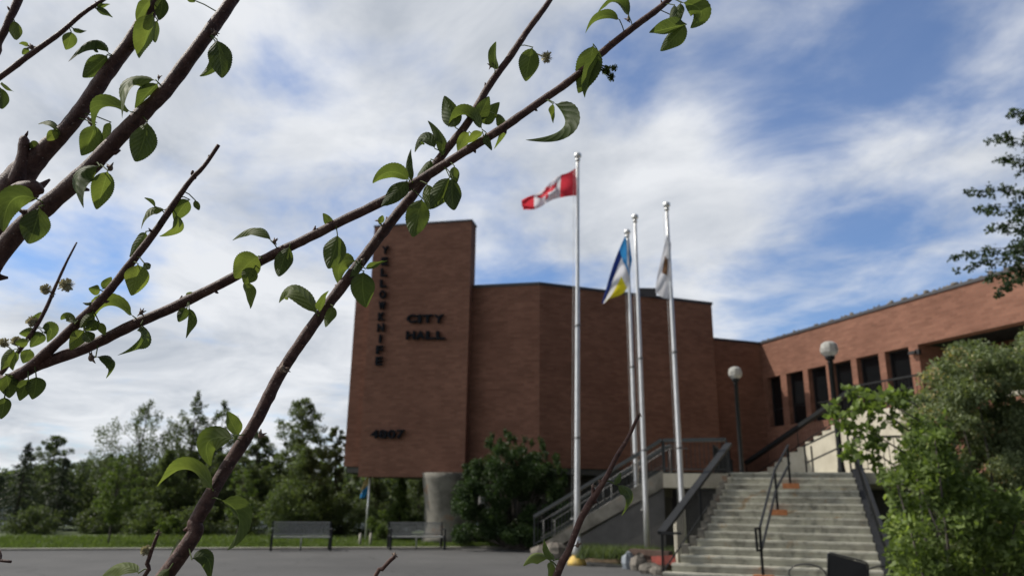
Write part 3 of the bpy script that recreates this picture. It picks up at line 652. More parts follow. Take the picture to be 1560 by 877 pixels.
# flags: built on a grid shaped by control rows given as points
leafpoly = [(0, .5), (.07, .36), (.15, .40), (.12, .20), (.22, .30), (.25, .24), (.38, .27), (.34, .15), (.40, .10), (.22, -.06), (.24, -.14), (.04, -.11), (.05, -.35), (-.05, -.35), (-.04, -.11), (-.24, -.14), (-.22, -.06), (-.40, .10), (-.34, .15), (-.38, .27), (-.25, .24), (-.22, .30), (-.12, .20), (-.15, .40), (-.07, .36)]
def inpoly(x, y, P):
    c = False; j = len(P)-1
    for i in range(len(P)):
        if (P[i][1] > y) != (P[j][1] > y) and x < (P[j][0]-P[i][0])*(y-P[i][1])/(P[j][1]-P[i][1])+P[i][0]: c = not c
        j = i
    return c
def flag(name, fn, colfn, mats, label, nu=72, nv=40, cat='flag'):
    m_ = MB(); vs = [fn(i/nu, j/nv) for j in range(nv+1) for i in range(nu+1)]
    m_.smooth = True
    for j in range(nv):
        for i in range(nu):
            pass
    o_ = len(m_.v); m_.v += [tuple(p) for p in vs]
    for j in range(nv):
        for i in range(nu):
            a_ = j*(nu+1)+i; m_.f.append((a_, a_+1, a_+nu+2, a_+nu+1)); m_.m.append(colfn((i+.5)/nu, (j+.5)/nv)); m_.sm.append(True)
    o = m_.build(name, mats); tag(o, label, cat)
    # move origin to the hoist
    c_ = Vector(vs[0]); 
    o.data.transform(Matrix.Translation(-c_)); o.location = c_
    return o
def cloth(name, c, tr=0.4):
    m, n, l, b = newmat(name); t = n.new('ShaderNodeTexCoord')
    f = link_noise(n, l, t.outputs['Object'], 60, 3)
    col = ramp(n, l, f, [(0.3, tuple(x*0.9 for x in c)), (0.7, tuple(min(1, x*1.05) for x in c))]); l.new(col, b.inputs['Base Color'])
    b.inputs['Roughness'].default_value = 0.8; b.inputs['Specular IOR Level'].default_value = 0.1
    trn = n.new('ShaderNodeBsdfTranslucent'); l.new(col, trn.inputs['Color']); ms = n.new('ShaderNodeMixShader'); ms.inputs[0].default_value = tr
    out = [q for q in n if q.type == 'OUTPUT_MATERIAL'][0]
    l.new(b.outputs[0], ms.inputs[1]); l.new(trn.outputs[0], ms.inputs[2]); l.new(ms.outputs[0], out.inputs['Surface']); return m
cred = cloth('red_cloth', (0.62, 0.05, 0.07)); cwhite = cloth('white_cloth', (0.75, 0.75, 0.78)); cblue = cloth('blue_cloth', (0.05, 0.30, 0.66))
cnavy = cloth('navy_cloth', (0.02, 0.04, 0.18)); cyel = cloth('yellow_cloth', (0.72, 0.62, 0.03)); cbrown = cloth('brown_cloth', (0.16, 0.09, 0.05)); ctan = cloth('tan_cloth', (0.55, 0.42, 0.2))
def bez(P, t):
    P = [Vector(p) for p in P]
    while len(P) > 1: P = [P[i]*(1-t)+P[i+1]*t for i in range(len(P)-1)]
    return P[0]
def flagsurf(Y, top, bot, waves=3, amp=0.12, ph=0.0, off=0.0):
    TT = [at(px, py, Y) for px, py in top]; BB = [at(px, py, Y) for px, py in bot]
    def fn(u_, v_):
        p = bez(BB, u_)*(1-v_)+bez(TT, u_)*v_
        a_ = amp*min(1, u_*3)
        p = p+Vector((0.0, off+a_*math.sin(waves*2*math.pi*(u_+0.25*v_)+ph)+a_*0.6*math.sin(2*math.pi*(v_*1.3-u_*1.5)), 0.04*math.sin(9*u_+4*v_)*u_))
        return p
    return fn
def col_can(u_, v_):
    if u_ < 0.25 or u_ > 0.75: return 0
    return 0 if inpoly((u_-0.5)*2.0, (v_-0.5)*1.05-0.02, leafpoly) else 1
flag('canada_flag'.replace('canada_', 'red_white_'), flagsurf(21.6, [(877, 256), (852, 272), (833, 278), (812, 298), (794, 308)], [(878, 298), (850, 298), (832, 308), (814, 322), (797, 322)], 1.6, 0.16),
     col_can, [cred, cwhite], 'red and white maple leaf flag streaming left from the tallest pole')
def col_b(u_, v_):
    if u_ < 0.30 and v_ > 0.0: return 0
    if v_ < 0.35 and 0.30 <= u_ < 0.72: return 2
    if u_ > 0.80: return 3
    if u_ > 0.55 and v_ > 0.7: return 3
    return 1
flag('striped_flag', flagsurf(24.3, [(957, 350), (944, 374), (929, 415), (916, 464)], [(963, 396), (958, 420), (964, 452), (926, 456)], 1.5, 0.10),
     lambda u_, v_: (0 if u_ < 0.36 else (3 if v_ > 0.74 else (1 if u_ < 0.55 or v_ > 0.45 else 2))) if True else 0, [cblue, cwhite, cyel, cnavy],
     'blue, white and yellow flag hanging in folds from the left bed pole')
flag('pale_flag', flagsurf(22.3, [(1016, 358), (1008, 385), (1001, 420), (997, 448)], [(1022, 372), (1020, 405), (1022, 430), (1026, 456)], 1.3, 0.06, off=-0.05),
     lambda u_, v_: 1 if 0.32 < u_ < 0.62 and 0.35 < v_ < 0.72 else 0, [cwhite, cbrown], 'white flag with brown emblem hanging limp beside its pole')
# distant small flag and pole under the tower
tpole = thing('flagpole', (*at(557, 818, 33)[:2], 0), 'short thin pole with small flag seen below the tower corner', 'flagpole')
pp = at(557, 818, 33); pt = at(565, 716, 33)
m_ = MB(); m_.tube([(pp.x, 33, 0), (pp.x+(pt.x-pp.x)*0.8, 33, pt.z)], 0.05, 8); m_.build('shaft', 'alu', tpole)
flag('small_flag', flagsurf(33, [(562, 724), (556, 730), (552, 738), (551, 742)], [(559, 752), (556, 756), (552, 758), (548, 760)], 1, 0.05),
     lambda u_, v_: 1 if v_ > 0.5 else 0, [cblue, ctan], 'small blue and tan flag hanging below the tower corner', 24, 16)

# ------------------------------------------------------------------ benches
def bench(cpx, cpy, Y, label, first=None):
    c = at(cpx, cpy, Y); ang = R(17)
    if first is None:
        t = thing('park_bench', (0, 0, 0), label, 'bench', 'slatted benches along the kerb')
        L = 0.92
        m_ = MB()
        for i in range(34):
            x = -L+0.04+i*(2*L-0.08)/33; m_.bar((x, 0.18, 0.45), (x, 0.28, 0.88), 0.026, 0.012)
        m_.bar((-L, 0.28, 0.88), (L, 0.28, 0.88), 0.03, 0.03); m_.bar((-L, 0.20, 0.50), (L, 0.20, 0.50), 0.03, 0.03); m_.build('backrest', 'seat', t)
        m_ = MB()
        for i in range(34):
            x = -L+0.04+i*(2*L-0.08)/33; m_.bar((x, -0.28, 0.43), (x, 0.18, 0.44), 0.022, 0.012)
        m_.bar((-L, -0.28, 0.42), (L, -0.28, 0.42), 0.03, 0.04); m_.build('seat', 'seat', t)
        for sx in (-1, 1):
            for (ya, yb) in ((-0.26, -0.32), (0.2, 0.34)):
                m_ = MB(); m_.bar((sx*L*1.02, ya, 0.46), (sx*L*1.02, yb, 0.0), 0.075, 0.08); m_.build('leg', 'black', t)
            m_ = MB(); m_.bar((sx*L*1.02, -0.30, 0.46), (sx*L*1.02, -0.30, 0.66), 0.05, 0.05); m_.bar((sx*L*1.02, -0.32, 0.67), (sx*L*1.02, 0.26, 0.68), 0.06, 0.035)
            m_.bar((sx*L*1.02, -0.3, 0.45), (sx*L*1.02, 0.22, 0.45), 0.04, 0.04); m_.bar((sx*L*1.02, 0.20, 0.45), (sx*L*1.02, 0.29, 0.90), 0.045, 0.05); m_.build('armrest', 'black', t)
        m_ = MB(); m_.tube([(0, 0, 0), (0, 0, 0.42)], 0.025, 8); m_.build('centre_leg', 'seat', t)
    else:
        t = copy_tree(first); t['label'] = label
    t.location = (c.x, c.y, 0.012); t.rotation_euler = (0, 0, ang); return t
bn = bench(634, 832, 27.6, 'grey slatted bench with black arms, in front of the concrete pedestal')
bench(458, 833, 26.3, 'grey slatted bench with black arms, by the kerb in front of the trees', bn)
for i, (px, Y) in enumerate(((548, 28.4), (564, 28.9))):
    p = at(px, 830, Y); m_ = MB(); m_.tube([(p.x, Y, 0), (p.x, Y, 0.45)], 0.05, 8); m_.ball((p.x, Y, 0.45), 0.05, 8, 6)
    tag(m_.build('bollard', 'kerb'), ('left' if i == 0 else 'right')+' short pale post on the grass below the small flag', 'post', 'short pale posts')

# ------------------------------------------------------------------ planting bed, rocks, timbers
bed = MB(); bp = [onz(858, 836, 0.02), onz(895, 848, 0.02), onz(950, 853, 0.02), onz(1015, 868, 0.02)]
poly = [(p.x, p.y) for p in bp]+[(s0.x+RD.x*0.4, s0.y+RD.y*0.4), (s0.x+ND.x*L_+RD.x*0.4, s0.y+ND.y*L_+RD.y*0.4)]
bed.prism(poly, -0.05, 0.22); bed.build('planting_bed', 'earth', kind='structure')
def rock(px, py, Y, sx, sy, sz, seed, label, mat='rock'):
    c = at(px, py, Y); rg = random.Random(seed); n_, k_ = 9, 6; m_ = MB(); vs = []
    for i in range(k_+1):
        ph = math.pi*i/k_
        for j in range(n_):
            t = 2*math.pi*j/n_; q_ = 0.85+0.35*rg.random()
            vs.append((c.x+sx*q_*math.sin(ph)*math.cos(t), c.y+sy*q_*math.sin(ph)*math.sin(t), max(-0.02, sz*0.45+sz*q_*math.cos(ph)*0.8)))
    m_.add(vs, [(i*n_+j, (i+1)*n_+j, (i+1)*n_+(j+1) % n_, i*n_+(j+1) % n_) for i in range(k_) for j in range(n_)])
    o = m_.build('boulder', mat); tag(o, label, 'rock', 'boulders round the planting bed'); return o
rock(826, 838, 24.2, 0.38, 0.30, 0.30, 1, 'pale boulder at the left end of the bed, nearest the dark shrub')
rock(846, 838, 24.0, 0.42, 0.3, 0.38, 2, 'bigger brown boulder just left of the yellow pole base')
rock(860, 828, 24.8, 0.3, 0.3, 0.42, 3, 'boulder behind the pole base by the foot of the side stairs')
rock(957, 853, 20.6, 0.17, 0.2, 0.34, 4, 'blue grey upright stone at the end of the light timber', 'bluerock')
rock(974, 855, 20.2, 0.22, 0.2, 0.32, 5, 'brown split stone between blue grey stone and red board')
rock(990, 862, 19.4, 0.26, 0.18, 0.20, 6, 'low dark stone below the red board')
rock(1003, 866, 19.0, 0.22, 0.18, 0.16, 7, 'small flat stone at the lowest step of the staircase')
rock(1007, 832, 22.0, 0.16, 0.14, 0.34, 8, 'small pale stone inside the bed near the nearest flagpole')
a_ = onz(882, 846, 0.16); b_ = onz(948, 849, 0.16)
m_ = MB(); m_.bar((a_.x, a_.y, 0.13), (b_.x, b_.y, 0.13), 0.2, 0.22); tag(m_.build('timber_edging', 'wood'), 'light weathered timber edging the bed beside the yellow base', 'timber')
a_ = at(962, 838, 20.9); b_ = at(1022, 841, 20.0)
m_ = MB(); m_.bar((a_.x, a_.y, 0.42), (b_.x, b_.y, 0.42), 0.2, 0.14); m_.bar((a_.x+0.1, a_.y+0.05, 0.2), (b_.x-0.05, b_.y+0.05, 0.2), 0.2, 0.3); tag(m_.build('timber_edging', 'darkwood'), 'dark timber lying above the red board by the stairs', 'timber')
a_ = at(993, 848, 19.7); b_ = at(1029, 846, 19.3)
m_ = MB(); m_.bar((a_.x, a_.y, 0.28), (b_.x, b_.y, 0.34), 0.04, 0.20); tag(m_.build('red_board', 'redpaint'), 'red painted board under the dark timber beside the bottom steps', 'board')

# ------------------------------------------------------------------ black chair by the stairs
cc = at(1290, 872, 11.0); ang = R(-14)
ch = thing('garden_chair', (cc.x, 11.0, 0.0), 'black chair with solid back and round wire arm at foot of staircase', 'chair')
def cl(x, y, z): return (cc.x+x*math.cos(ang)-y*math.sin(ang), 11.0+x*math.sin(ang)+y*math.cos(ang), z)
def lbar(mb, p, q, w, h): mb.bar(cl(*p), cl(*q), w, h)
m_ = MB(); m_.hexa([cl(-.26, .0, .44), cl(.24, .0, .44), cl(.24, .03, .44), cl(-.26, .03, .44), cl(-.22, -.10, .99), cl(.25, -.10, .87), cl(.25, -.07, .87), cl(-.22, -.07, .99)]); m_.build('backrest', 'mesh', ch)
m_ = MB(); m_.tube([cl(-.27, .0, .42), cl(-.23, -.09, .985), cl(-.20, -.095, 1.0), cl(.24, -.095, .89), cl(.265, -.09, .86), cl(.25, 0, .42)], 0.013, 6, cap=True); m_.build('back_frame', 'black', ch)
m_ = MB(); m_.hexa([cl(-.26, .03, .42), cl(.24, .03, .42), cl(.24, .5, .42), cl(-.26, .5, .42), cl(-.26, .03, .45), cl(.24, .03, .45), cl(.24, .5, .45), cl(-.26, .5, .45)]); m_.build('seat', 'mesh', ch)
for sx in (-.26, .24):
    for sy in (.03, .48):
        m_ = MB(); m_.tube([cl(sx, sy, 0), cl(sx, sy, .43)], 0.013, 6); m_.build('leg', 'black', ch)
for sx in (-1, 1):
    x0 = -.26 if sx < 0 else .24
    m_ = MB(); m_.tube([cl(x0+sx*(0.24-0.24*math.cos(t)), .05+0.1*math.sin(t*0.5), 0.70+0.13*math.sin(t)) for t in [i*2*math.pi/20 for i in range(21)]], 0.011, 6); m_.build('wire_arm', 'black', ch)

# ------------------------------------------------------------------ foliage
def leaves(name, mat, cents, rads, n_per, size, parent, seed, aspect=0.55, droop=0.0, sz_var=0.5, kind=None, flat=0.9):
    rs = np.random.RandomState(seed); cents = np.array(cents, float); rads = np.array(rads, float)
    if rads.ndim == 1: rads = np.repeat(rads[:, None], 3, 1)
    n_per = np.broadcast_to(np.array(n_per, int), (len(cents),)); idx = np.repeat(np.arange(len(cents)), n_per); n_ = len(idx)
    d = rs.normal(size=(n_, 3)); d /= np.linalg.norm(d, axis=1)[:, None]+1e-9
    r_ = rs.rand(n_)**0.45
    P = cents[idx]+d*r_[:, None]*rads[idx]
    L = size*(1+sz_var*(rs.rand(n_)-0.5))
    a_ = rs.normal(size=(n_, 3)); a_[:, 2] -= droop*2; a_ /= np.linalg.norm(a_, axis=1)[:, None]
    b_ = np.cross(a_, rs.normal(size=(n_, 3))); b_ /= np.linalg.norm(b_, axis=1)[:, None]
    w_ = L*aspect*0.5; nrm = np.cross(a_, b_)
    v0 = P; v1 = P+a_*(L*0.45)[:, None]+b_*w_[:, None]+nrm*(w_*0.3)[:, None]; v2 = P+a_*L[:, None]; v3 = P+a_*(L*0.45)[:, None]-b_*w_[:, None]+nrm*(w_*0.3)[:, None]
    base = np.array(wloc(parent)) if parent is not None else np.zeros(3)
    co = np.stack([v0, v1, v2, v3], 1).reshape(-1, 3)-base
    me = bpy.data.meshes.new(name); me.vertices.add(4*n_); me.vertices.foreach_set('co', co.ravel())
    me.loops.add(4*n_); me.loops.foreach_set('vertex_index', np.arange(4*n_)); me.polygons.add(n_)
    me.polygons.foreach_set('loop_start', np.arange(n_)*4); me.polygons.foreach_set('loop_total', np.full(n_, 4))
    at_ = me.attributes.new('var', 'FLOAT', 'FACE'); cl_ = rs.rand(len(cents))
    at_.data.foreach_set('value', np.clip(0.55*rs.rand(n_)+0.45*cl_[idx], 0, 1)); me.update(); me.validate()
    me.materials.append(MT[mat]); o = bpy.data.objects.new(name, me); C.objects.link(o)
    if parent is not None: o.parent = parent
    if kind: o['kind'] = kind
    return o
def env_round(t): return math.sqrt(max(0.0, 1-(2*t-1)**2))
def env_drop(t): return (math.sin(math.pi*min(1, t*1.15+0.12))**0.8)*(1-0.35*t) if t < 0.76 else max(0.05, (1-t)*2.0)
def env_cone(t): return max(0.03, (1-t)**0.9)
def env_oval(t): return max(0.05, math.sin(math.pi*(0.13+0.83*t)))**0.75
def env_airy(t): return 0.35+0.65*math.sin(math.pi*(0.15+0.75*(1-t))) if t < 0.85 else max(0.1, (1-t)*3.2)
def tree(x, y, z0, h, w, label, mat='lf_mid', env=env_drop, ncl=60, nleaf=220, size=0.12, seed=1, name='deciduous_tree', bole=0.12, group='trees along the lake shore', bark='trunk', clr=0.13, depth=None, tr=None, cat='tree', sparse_top=0.0):
    rg = random.Random(seed); t_ = thing(name, (x, y, z0), label, cat, group)
    lean = rg.uniform(-0.03, 0.03)*h; r0_ = tr or 0.012*h+0.02
    m_ = MB(); m_.tube([(x+lean*(i/8)**2+rg.uniform(-.02, .02)*h*0.2, y, z0-0.05+h*0.93*i/8) for i in range(9)], [r0_*(1-0.85*i/8) for i in range(9)], 8)
    ce_, ra_ = [], []
    ncl = int(ncl*1.9); nleaf = int(nleaf*(1.15 if env is env_airy else 0.7))
    for i in range(ncl):
        t = (i+rg.random())/ncl; rr_ = env(t)*w/2; an = rg.uniform(0, 2*math.pi); q_ = rg.random()**0.55
        cr = clr*(1.3 if env is env_airy else 1.0)*w*rg.uniform(0.5, 1.2)*(1-(0.8 if env is env_airy else 0.55)*t)
        rr_ = max(0, rr_-cr*0.5); zz_ = z0+h*(bole+(1-bole)*t)
        c_ = (x+lean*t*t+rr_*q_*math.cos(an), y+rr_*q_*math.sin(an)*(depth or 0.8), zz_-cr*0.5); ce_.append(c_); ra_.append((cr, cr, cr*(1.5 if env is env_airy else 0.75)))
        if rg.random() < 0.5:
            zb_ = max(z0+h*bole*0.7, zz_-rr_*0.7); m_.tube([(x+lean*t*t, y, zb_), ((x+c_[0])/2, (y+c_[1])/2, (zb_+c_[2])/2+0.05), c_], [r0_*0.4*(1-t*0.6), r0_*0.25*(1-t*0.6), r0_*0.08], 5)
    m_.build('trunk', bark, t_)
    crm = clr*w*0.85; leaves('crown', mat, ce_, ra_, [max(8, int(nleaf*1.25*(ra__[0]/crm)**1.7)) for ra__ in ra_], size, t_, seed)
    return t_
def spruce(x, y, z0, h, w, label, seed):
    rg = random.Random(seed); t_ = thing('spruce_tree', (x, y, z0), label, 'tree', 'trees along the lake shore')
    m_ = MB(); m_.tube([(x, y, z0), (x, y, z0+h)], [0.02*h, 0.01], 7); ce_, ra_, nn = [], [], []
    nb_ = int(h*11)
    for i in range(nb_):
        t = i/nb_; L = (w/2)*(1-t)**0.8*rg.uniform(0.7, 1.1)+0.05; an = i*2.4+rg.uniform(-.3, .3); z_ = z0+0.3+(h-0.35)*t
        for k_ in range(4):
            f_ = (k_+0.6)/4; ce_.append((x+L*f_*math.cos(an), y+L*f_*math.sin(an), z_-L*f_*0.28)); ra_.append((L*0.20+0.04, L*0.20+0.04, 0.07+L*0.05)); nn.append(int(14+50*L*0.4))
        m_.tube([(x, y, z_), (x+L*math.cos(an), y+L*math.sin(an), z_-L*0.28)], [0.02, 0.006], 4)
    m_.build('trunk', 'trunk', t_); leaves('crown', 'lf_spruce', ce_, ra_, nn, 0.13, t_, seed, aspect=0.3, droop=0.2); return t_
def tree_px(px, pytop, Y, wpx, label, z0=0.0, **k):
    c = at(px, pytop, Y); h = c.z-z0; return tree(c.x, Y, z0, h, wpx*Y/1190, label, **k)
GZ = -0.02
spruce(at(40, 700, 37).x, 37, 0, at(40, 672, 37).z, 3.4, 'dark pointed spruce at the far left edge of the picture', 11)
spruce(at(100, 700, 39).x, 39, 0, at(103, 694, 39).z, 3.0, 'dark lower spruce just right of the far left spruce', 12)
spruce(at(8, 700, 41).x, 41, 0, at(8, 722, 41).z, 2.6, 'small spruce cut by the left picture edge', 13)
tree_px(90, 662, 41, 95, 'airy small-leaved tree behind the two left spruces', mat='lf_dark', env=env_oval, ncl=60, nleaf=230, size=0.11, seed=21)
tree_px(222, 612, 40, 150, 'tall airy tree with open crown left of the twin poplars', mat='lf_dark', env=env_airy, ncl=75, nleaf=130, size=0.12, seed=22, sparse_top=1)
tree_px(165, 690, 42, 110, 'dense dark tree filling the gap right of the spruces', mat='lf_dark', env=env_drop, ncl=60, nleaf=220, size=0.12, seed=23)
tree_px(258, 685, 38, 120, 'rounded green tree at the foot of the tall airy tree', mat='lf_mid', env=env_drop, ncl=60, nleaf=240, size=0.12, seed=24)
tree_px(303, 596, 42, 90, 'tallest slender poplar in the row, left of the leaning branch', mat='lf_dark', env=env_airy, ncl=65, nleaf=120, size=0.12, seed=25, sparse_top=1)
tree_px(340, 610, 43, 80, 'second slender poplar, right beside the tallest one', mat='lf_dark', env=env_airy, ncl=55, nleaf=130, size=0.12, seed=26, sparse_top=1)
tree_px(335, 690, 39, 130, 'broad dark tree below the two poplars', mat='lf_dark', env=env_drop, ncl=60, nleaf=240, size=0.12, seed=27)
tree_px(398, 655, 41, 90, 'dark tree between the poplars and the big willow', mat='lf_dark', env=env_oval, ncl=55, nleaf=300, size=0.12, seed=28)
tree_px(465, 606, 41, 125, 'tall tree with rounded top behind the left bench', mat='lf_mid', env=env_oval, ncl=80, nleaf=300, size=0.12, seed=29)
tree_px(468, 680, 36, 150, 'big soft green willow directly behind the left bench', mat='lf_mid', env=env_drop, ncl=90, nleaf=260, size=0.11, seed=30)
tree_px(518, 650, 42, 70, 'dark tree touching the left edge of the tower', mat='lf_dark', env=env_oval, ncl=45, nleaf=300, size=0.12, seed=31)
tree_px(575, 722, 46, 90, 'dark tree seen through the gap under the tower', mat='lf_dark', env=env_drop, ncl=50, nleaf=220, size=0.12, seed=32)
tree_px(640, 715, 48, 110, 'dark tree behind the concrete pedestal under the tower', mat='lf_dark', env=env_drop, ncl=50, nleaf=220, size=0.12, seed=33)
tree_px(185, 692, 27.6, 78, 'young green tree with thin bare trunk near the kerb on the left', mat='lf_young', env=env_round, ncl=45, nleaf=90, size=0.09, seed=34, bole=0.30, group='young trees by the kerb', tr=0.035)
tree_px(372, 712, 28.5, 60, 'young yellow green tree with thin trunk just left of the bench', mat='lf_young', env=env_round, ncl=34, nleaf=60, size=0.09, seed=35, bole=0.32, group='young trees by the kerb', tr=0.03)
tree_px(130, 700, 60, 200, 'dark far tree behind the left spruces', z0=-0.9, mat='lf_dark', env=env_drop, ncl=50, nleaf=200, size=0.2, seed=36)
# low bushes along the tree line
for i, (px, pt_, Y, wpx, mt) in enumerate(((60, 770, 35, 90, 'lf_dark'), (160, 768, 36.5, 80, 'lf_dark'), (225, 760, 36, 80, 'lf_mid'), (300, 765, 36.5, 90, 'lf_dark'), (385, 760, 37, 80, 'lf_dark'), (525, 745, 37, 80, 'lf_dark'), (560, 770, 40, 90, 'lf_dark'), (262, 785, 34.5, 50, 'lf_young'))):
    lab = ['low dark bush under the far left spruce', 'low dark bush right of the spruces', 'low green bush behind the young tree trunk', 'low dark bush under the slender poplars', 'low dark bush beside the willow', 'low dark bush between willow and tower', 'low dark bush behind the short posts', 'small bright bush on the grass strip'][i]
    tree_px(px, pt_, Y, wpx, lab, mat=mt, env=env_round, ncl=28, nleaf=170, size=0.11, seed=50+i, name='bush', bole=0.0, cat='bush', group='bushes under the trees', clr=0.2)
tree_px(612, 728, 33.5, 72, 'bright green upright shrub left of the concrete pedestal', mat='lf_young', env=env_drop, ncl=50, nleaf=200, size=0.09, seed=61, name='bush', bole=0.0, cat='bush', group='bushes round the building', clr=0.16)
tree_px(585, 775, 32.5, 50, 'small green shrub behind the right bench, under the tower corner', mat='lf_young', env=env_round, ncl=24, nleaf=140, size=0.08, seed=62, name='bush', bole=0.0, cat='bush', group='bushes round the building', clr=0.18)
# large dark shrub in front of the building
bx = at(785, 800, 28.4)
sh_ = thing('large_shrub', (bx.x, 28.4, 0), 'large dark rounded shrub between the pedestal and the side stairs', 'shrub')
rg = random.Random(5); ce_, ra_ = [], []
m_ = MB()
for i in range(150):
    px = rg.uniform(700, 866); k_ = (px-782)/84; top_ = 672+70*abs(k_)**2.2+rg.uniform(0, 14); py = rg.uniform(top_, 822)
    c_ = at(px, py, 28.4+rg.uniform(-1.2, 1.2)); r_ = rg.uniform(0.2, 0.42); ce_.append(tuple(c_)); ra_.append((r_, r_, r_*0.8))
    if i % 3 == 0: m_.tube([(bx.x+rg.uniform(-.4, .4), 28.4, 0), ((bx.x+c_.x)/2, 28.4, c_.z*0.5), tuple(c_)], [0.04, 0.03, 0.01], 5)
for i in range(14):
    px = rg.uniform(770, 860); c_ = at(px, rg.uniform(805, 828), 27.0); ce_.append((c_.x, 27.0, max(0.15, c_.z))); ra_.append((0.3, 0.3, 0.2))
for i in range(26):
    px = rg.uniform(705, 862); k_ = (px-782)/84; c_ = at(px, 672+70*abs(k_)**2.2-rg.uniform(2, 16), 28.4+rg.uniform(-.8, .8)); ce_.append(tuple(c_)); ra_.append((0.10, 0.10, 0.2))
m_.build('stems', 'trunk', sh_); leaves('foliage', 'lf_shrub', ce_, ra_, [max(30, int(520*min(1, (q__[0]/0.3)**1.6))) for q__ in ra_], 0.085, sh_, 71)

# grass tufts on the strip, plants in the bed
rs_ = np.random.RandomState(4)
def tufts(name, pts, h, mat, seed, label, cat, n_bl=9):
    rs = np.random.RandomState(seed); P = np.repeat(np.array(pts), n_bl, 0); n_ = len(P); P = P+np.c_[rs.normal(0, 0.05, (n_, 2)), np.zeros(n_)]
    a_ = rs.uniform(0, 2*np.pi, n_); w_ = 0.012+0.01*rs.rand(n_); H = h*(0.5+rs.rand(n_)); ln = rs.normal(0, 0.4, (n_, 2))*H[:, None]
    dx = np.c_[np.cos(a_)*w_, np.sin(a_)*w_, np.zeros(n_)]
    co = np.stack([P-dx, P+dx, P+np.c_[ln, H]], 1).reshape(-1, 3)
    me = bpy.data.meshes.new(name); me.vertices.add(3*n_); me.vertices.foreach_set('co', co.ravel()); me.loops.add(3*n_); me.loops.foreach_set('vertex_index', np.arange(3*n_))
    me.polygons.add(n_); me.polygons.foreach_set('loop_start', np.arange(n_)*3); me.polygons.foreach_set('loop_total', np.full(n_, 3))
    q_ = me.attributes.new('var', 'FLOAT', 'FACE'); q_.data.foreach_set('value', rs.rand(n_)); me.update(); me.validate(); me.materials.append(MT[mat])
    o = bpy.data.objects.new(name, me); C.objects.link(o); tag(o, label, cat, kind='stuff'); return o
pts = []
for i in range(5200):
    s_ = rnd.uniform(-4, 18); d_ = 0.3+rnd.random()**1.5*9; p = EA+ED*s_+EN*d_; pts.append((p.x, p.y, 0.0))
tufts('grass', pts, 0.13, 'lf_young', 5, 'green grass strip between the kerb and the trees', 'grass')
pts = []
for i in range(900):
    p = onz(rnd.uniform(880, 1035), rnd.uniform(828, 850), 0.22); pts.append((p.x, p.y, 0.2))
tufts('bed_plants', pts, 0.22, 'lf_mid', 6, 'low weeds and seedlings growing in the planting bed', 'plants')

# right-hand shrubs
def shrub_px(name, outline, Y, dY, mat, label, ncl, nleaf, size, seed, stem_base, cr=(0.12, 0.26), aspect=0.55, group='shrubs right of the staircase', stems=24, nstem=3):
    rg = random.Random(seed); t_ = thing(name, (stem_base[0], stem_base[1], 0), label, 'shrub', group)
    xs_ = [p[0] for p in outline]; ys_ = [p[1] for p in outline]; ce_, ra_ = [], []; k_ = 0
    while len(ce_) < ncl and k_ < 90000:
        k_ += 1; px = rg.uniform(min(xs_), max(xs_)); py = rg.uniform(min(ys_), max(ys_))
        if not inpoly(px, py, outline): continue
        c_ = at(px, py, Y+rg.uniform(-dY, dY))
        if c_.z < 0.15: continue
        r_ = rg.uniform(*cr); ce_.append(tuple(c_)); ra_.append((r_, r_, r_*0.75))
    for q_ in range(nstem):
        m_ = MB(); b0_ = Vector((stem_base[0]+rg.uniform(-.25, .25), stem_base[1]+rg.uniform(-.2, .2), 0))
        for j in range(stems//nstem):
            c_ = Vector(rg.choice(ce_)); mid_ = b0_.lerp(c_, 0.5)+Vector((rg.uniform(-.1, .1), 0, 0.15)); m_.tube([b0_, b0_.lerp(mid_, 0.6)+Vector((0, 0, .08)), mid_, c_], [0.022, 0.017, 0.012, 0.005], 6)
        m_.build('stem', 'trunk', t_)
    leaves('foliage', mat, ce_, ra_, nleaf, size, t_, seed, aspect=aspect); return t_
out2 = [(1385, 640), (1405, 590), (1428, 548), (1455, 535), (1490, 528), (1530, 520), (1575, 512), (1680, 500), (1700, 900), (1440, 900), (1400, 760)]
b_ = at(1540, 870, 9.6)
shrub_px('willow_shrub', out2, 9.6, 0.8, 'lf_willow', 'tall grey green shrub with small leaves, at the right picture edge', 560, 330, 0.052, 81, (b_.x, 9.6), (0.10, 0.22), 0.45)
out1 = [(1362, 715), (1370, 680), (1385, 650), (1415, 625), (1445, 665), (1475, 720), (1515, 760), (1570, 740), (1650, 760), (1650, 960), (1375, 960), (1368, 880), (1350, 830), (1345, 800), (1362, 760), (1348, 735)]
b_ = at(1440, 870, 6.6)
s1 = shrub_px('maple_shrub', out1, 6.6, 0.55, 'lf_bright', 'bright green broad-leaved shrub overhanging the right side of the staircase', 300, 58, 0.064, 82, (b_.x, 6.6), (0.06, 0.16), 0.5)
rg = random.Random(9); ce_, ra_ = [], []; m_ = MB()
for seg in ([(1400, 640), (1350, 612), (1310, 604), (1300, 600)], [(1390, 660), (1340, 622), (1290, 628), (1262, 628)], [(1380, 690), (1330, 660), (1300, 650), (1275, 640)], [(1400, 620), (1370, 600), (1350, 606), (1330, 612)], [(1380, 720), (1335, 690), (1305, 680), (1285, 690)]):
    pts = [at(px, py, 6.5+0.1*i) for i, (px, py) in enumerate(seg)]; m_.tube(pts, [0.008, 0.006, 0.005, 0.003], 5)
    for i in range(9):
        c_ = bez(pts, 0.25+0.75*i/8)+Vector((rg.uniform(-.05, .05), rg.uniform(-.1, .1), rg.uniform(-.05, .07))); ce_.append(tuple(c_)); ra_.append((0.07, 0.07, 0.05))
m_.build('side_twigs', 'trunk', s1); leaves('side_foliage', 'lf_bright', ce_, ra_, 13, 0.075, s1, 83, aspect=0.7)
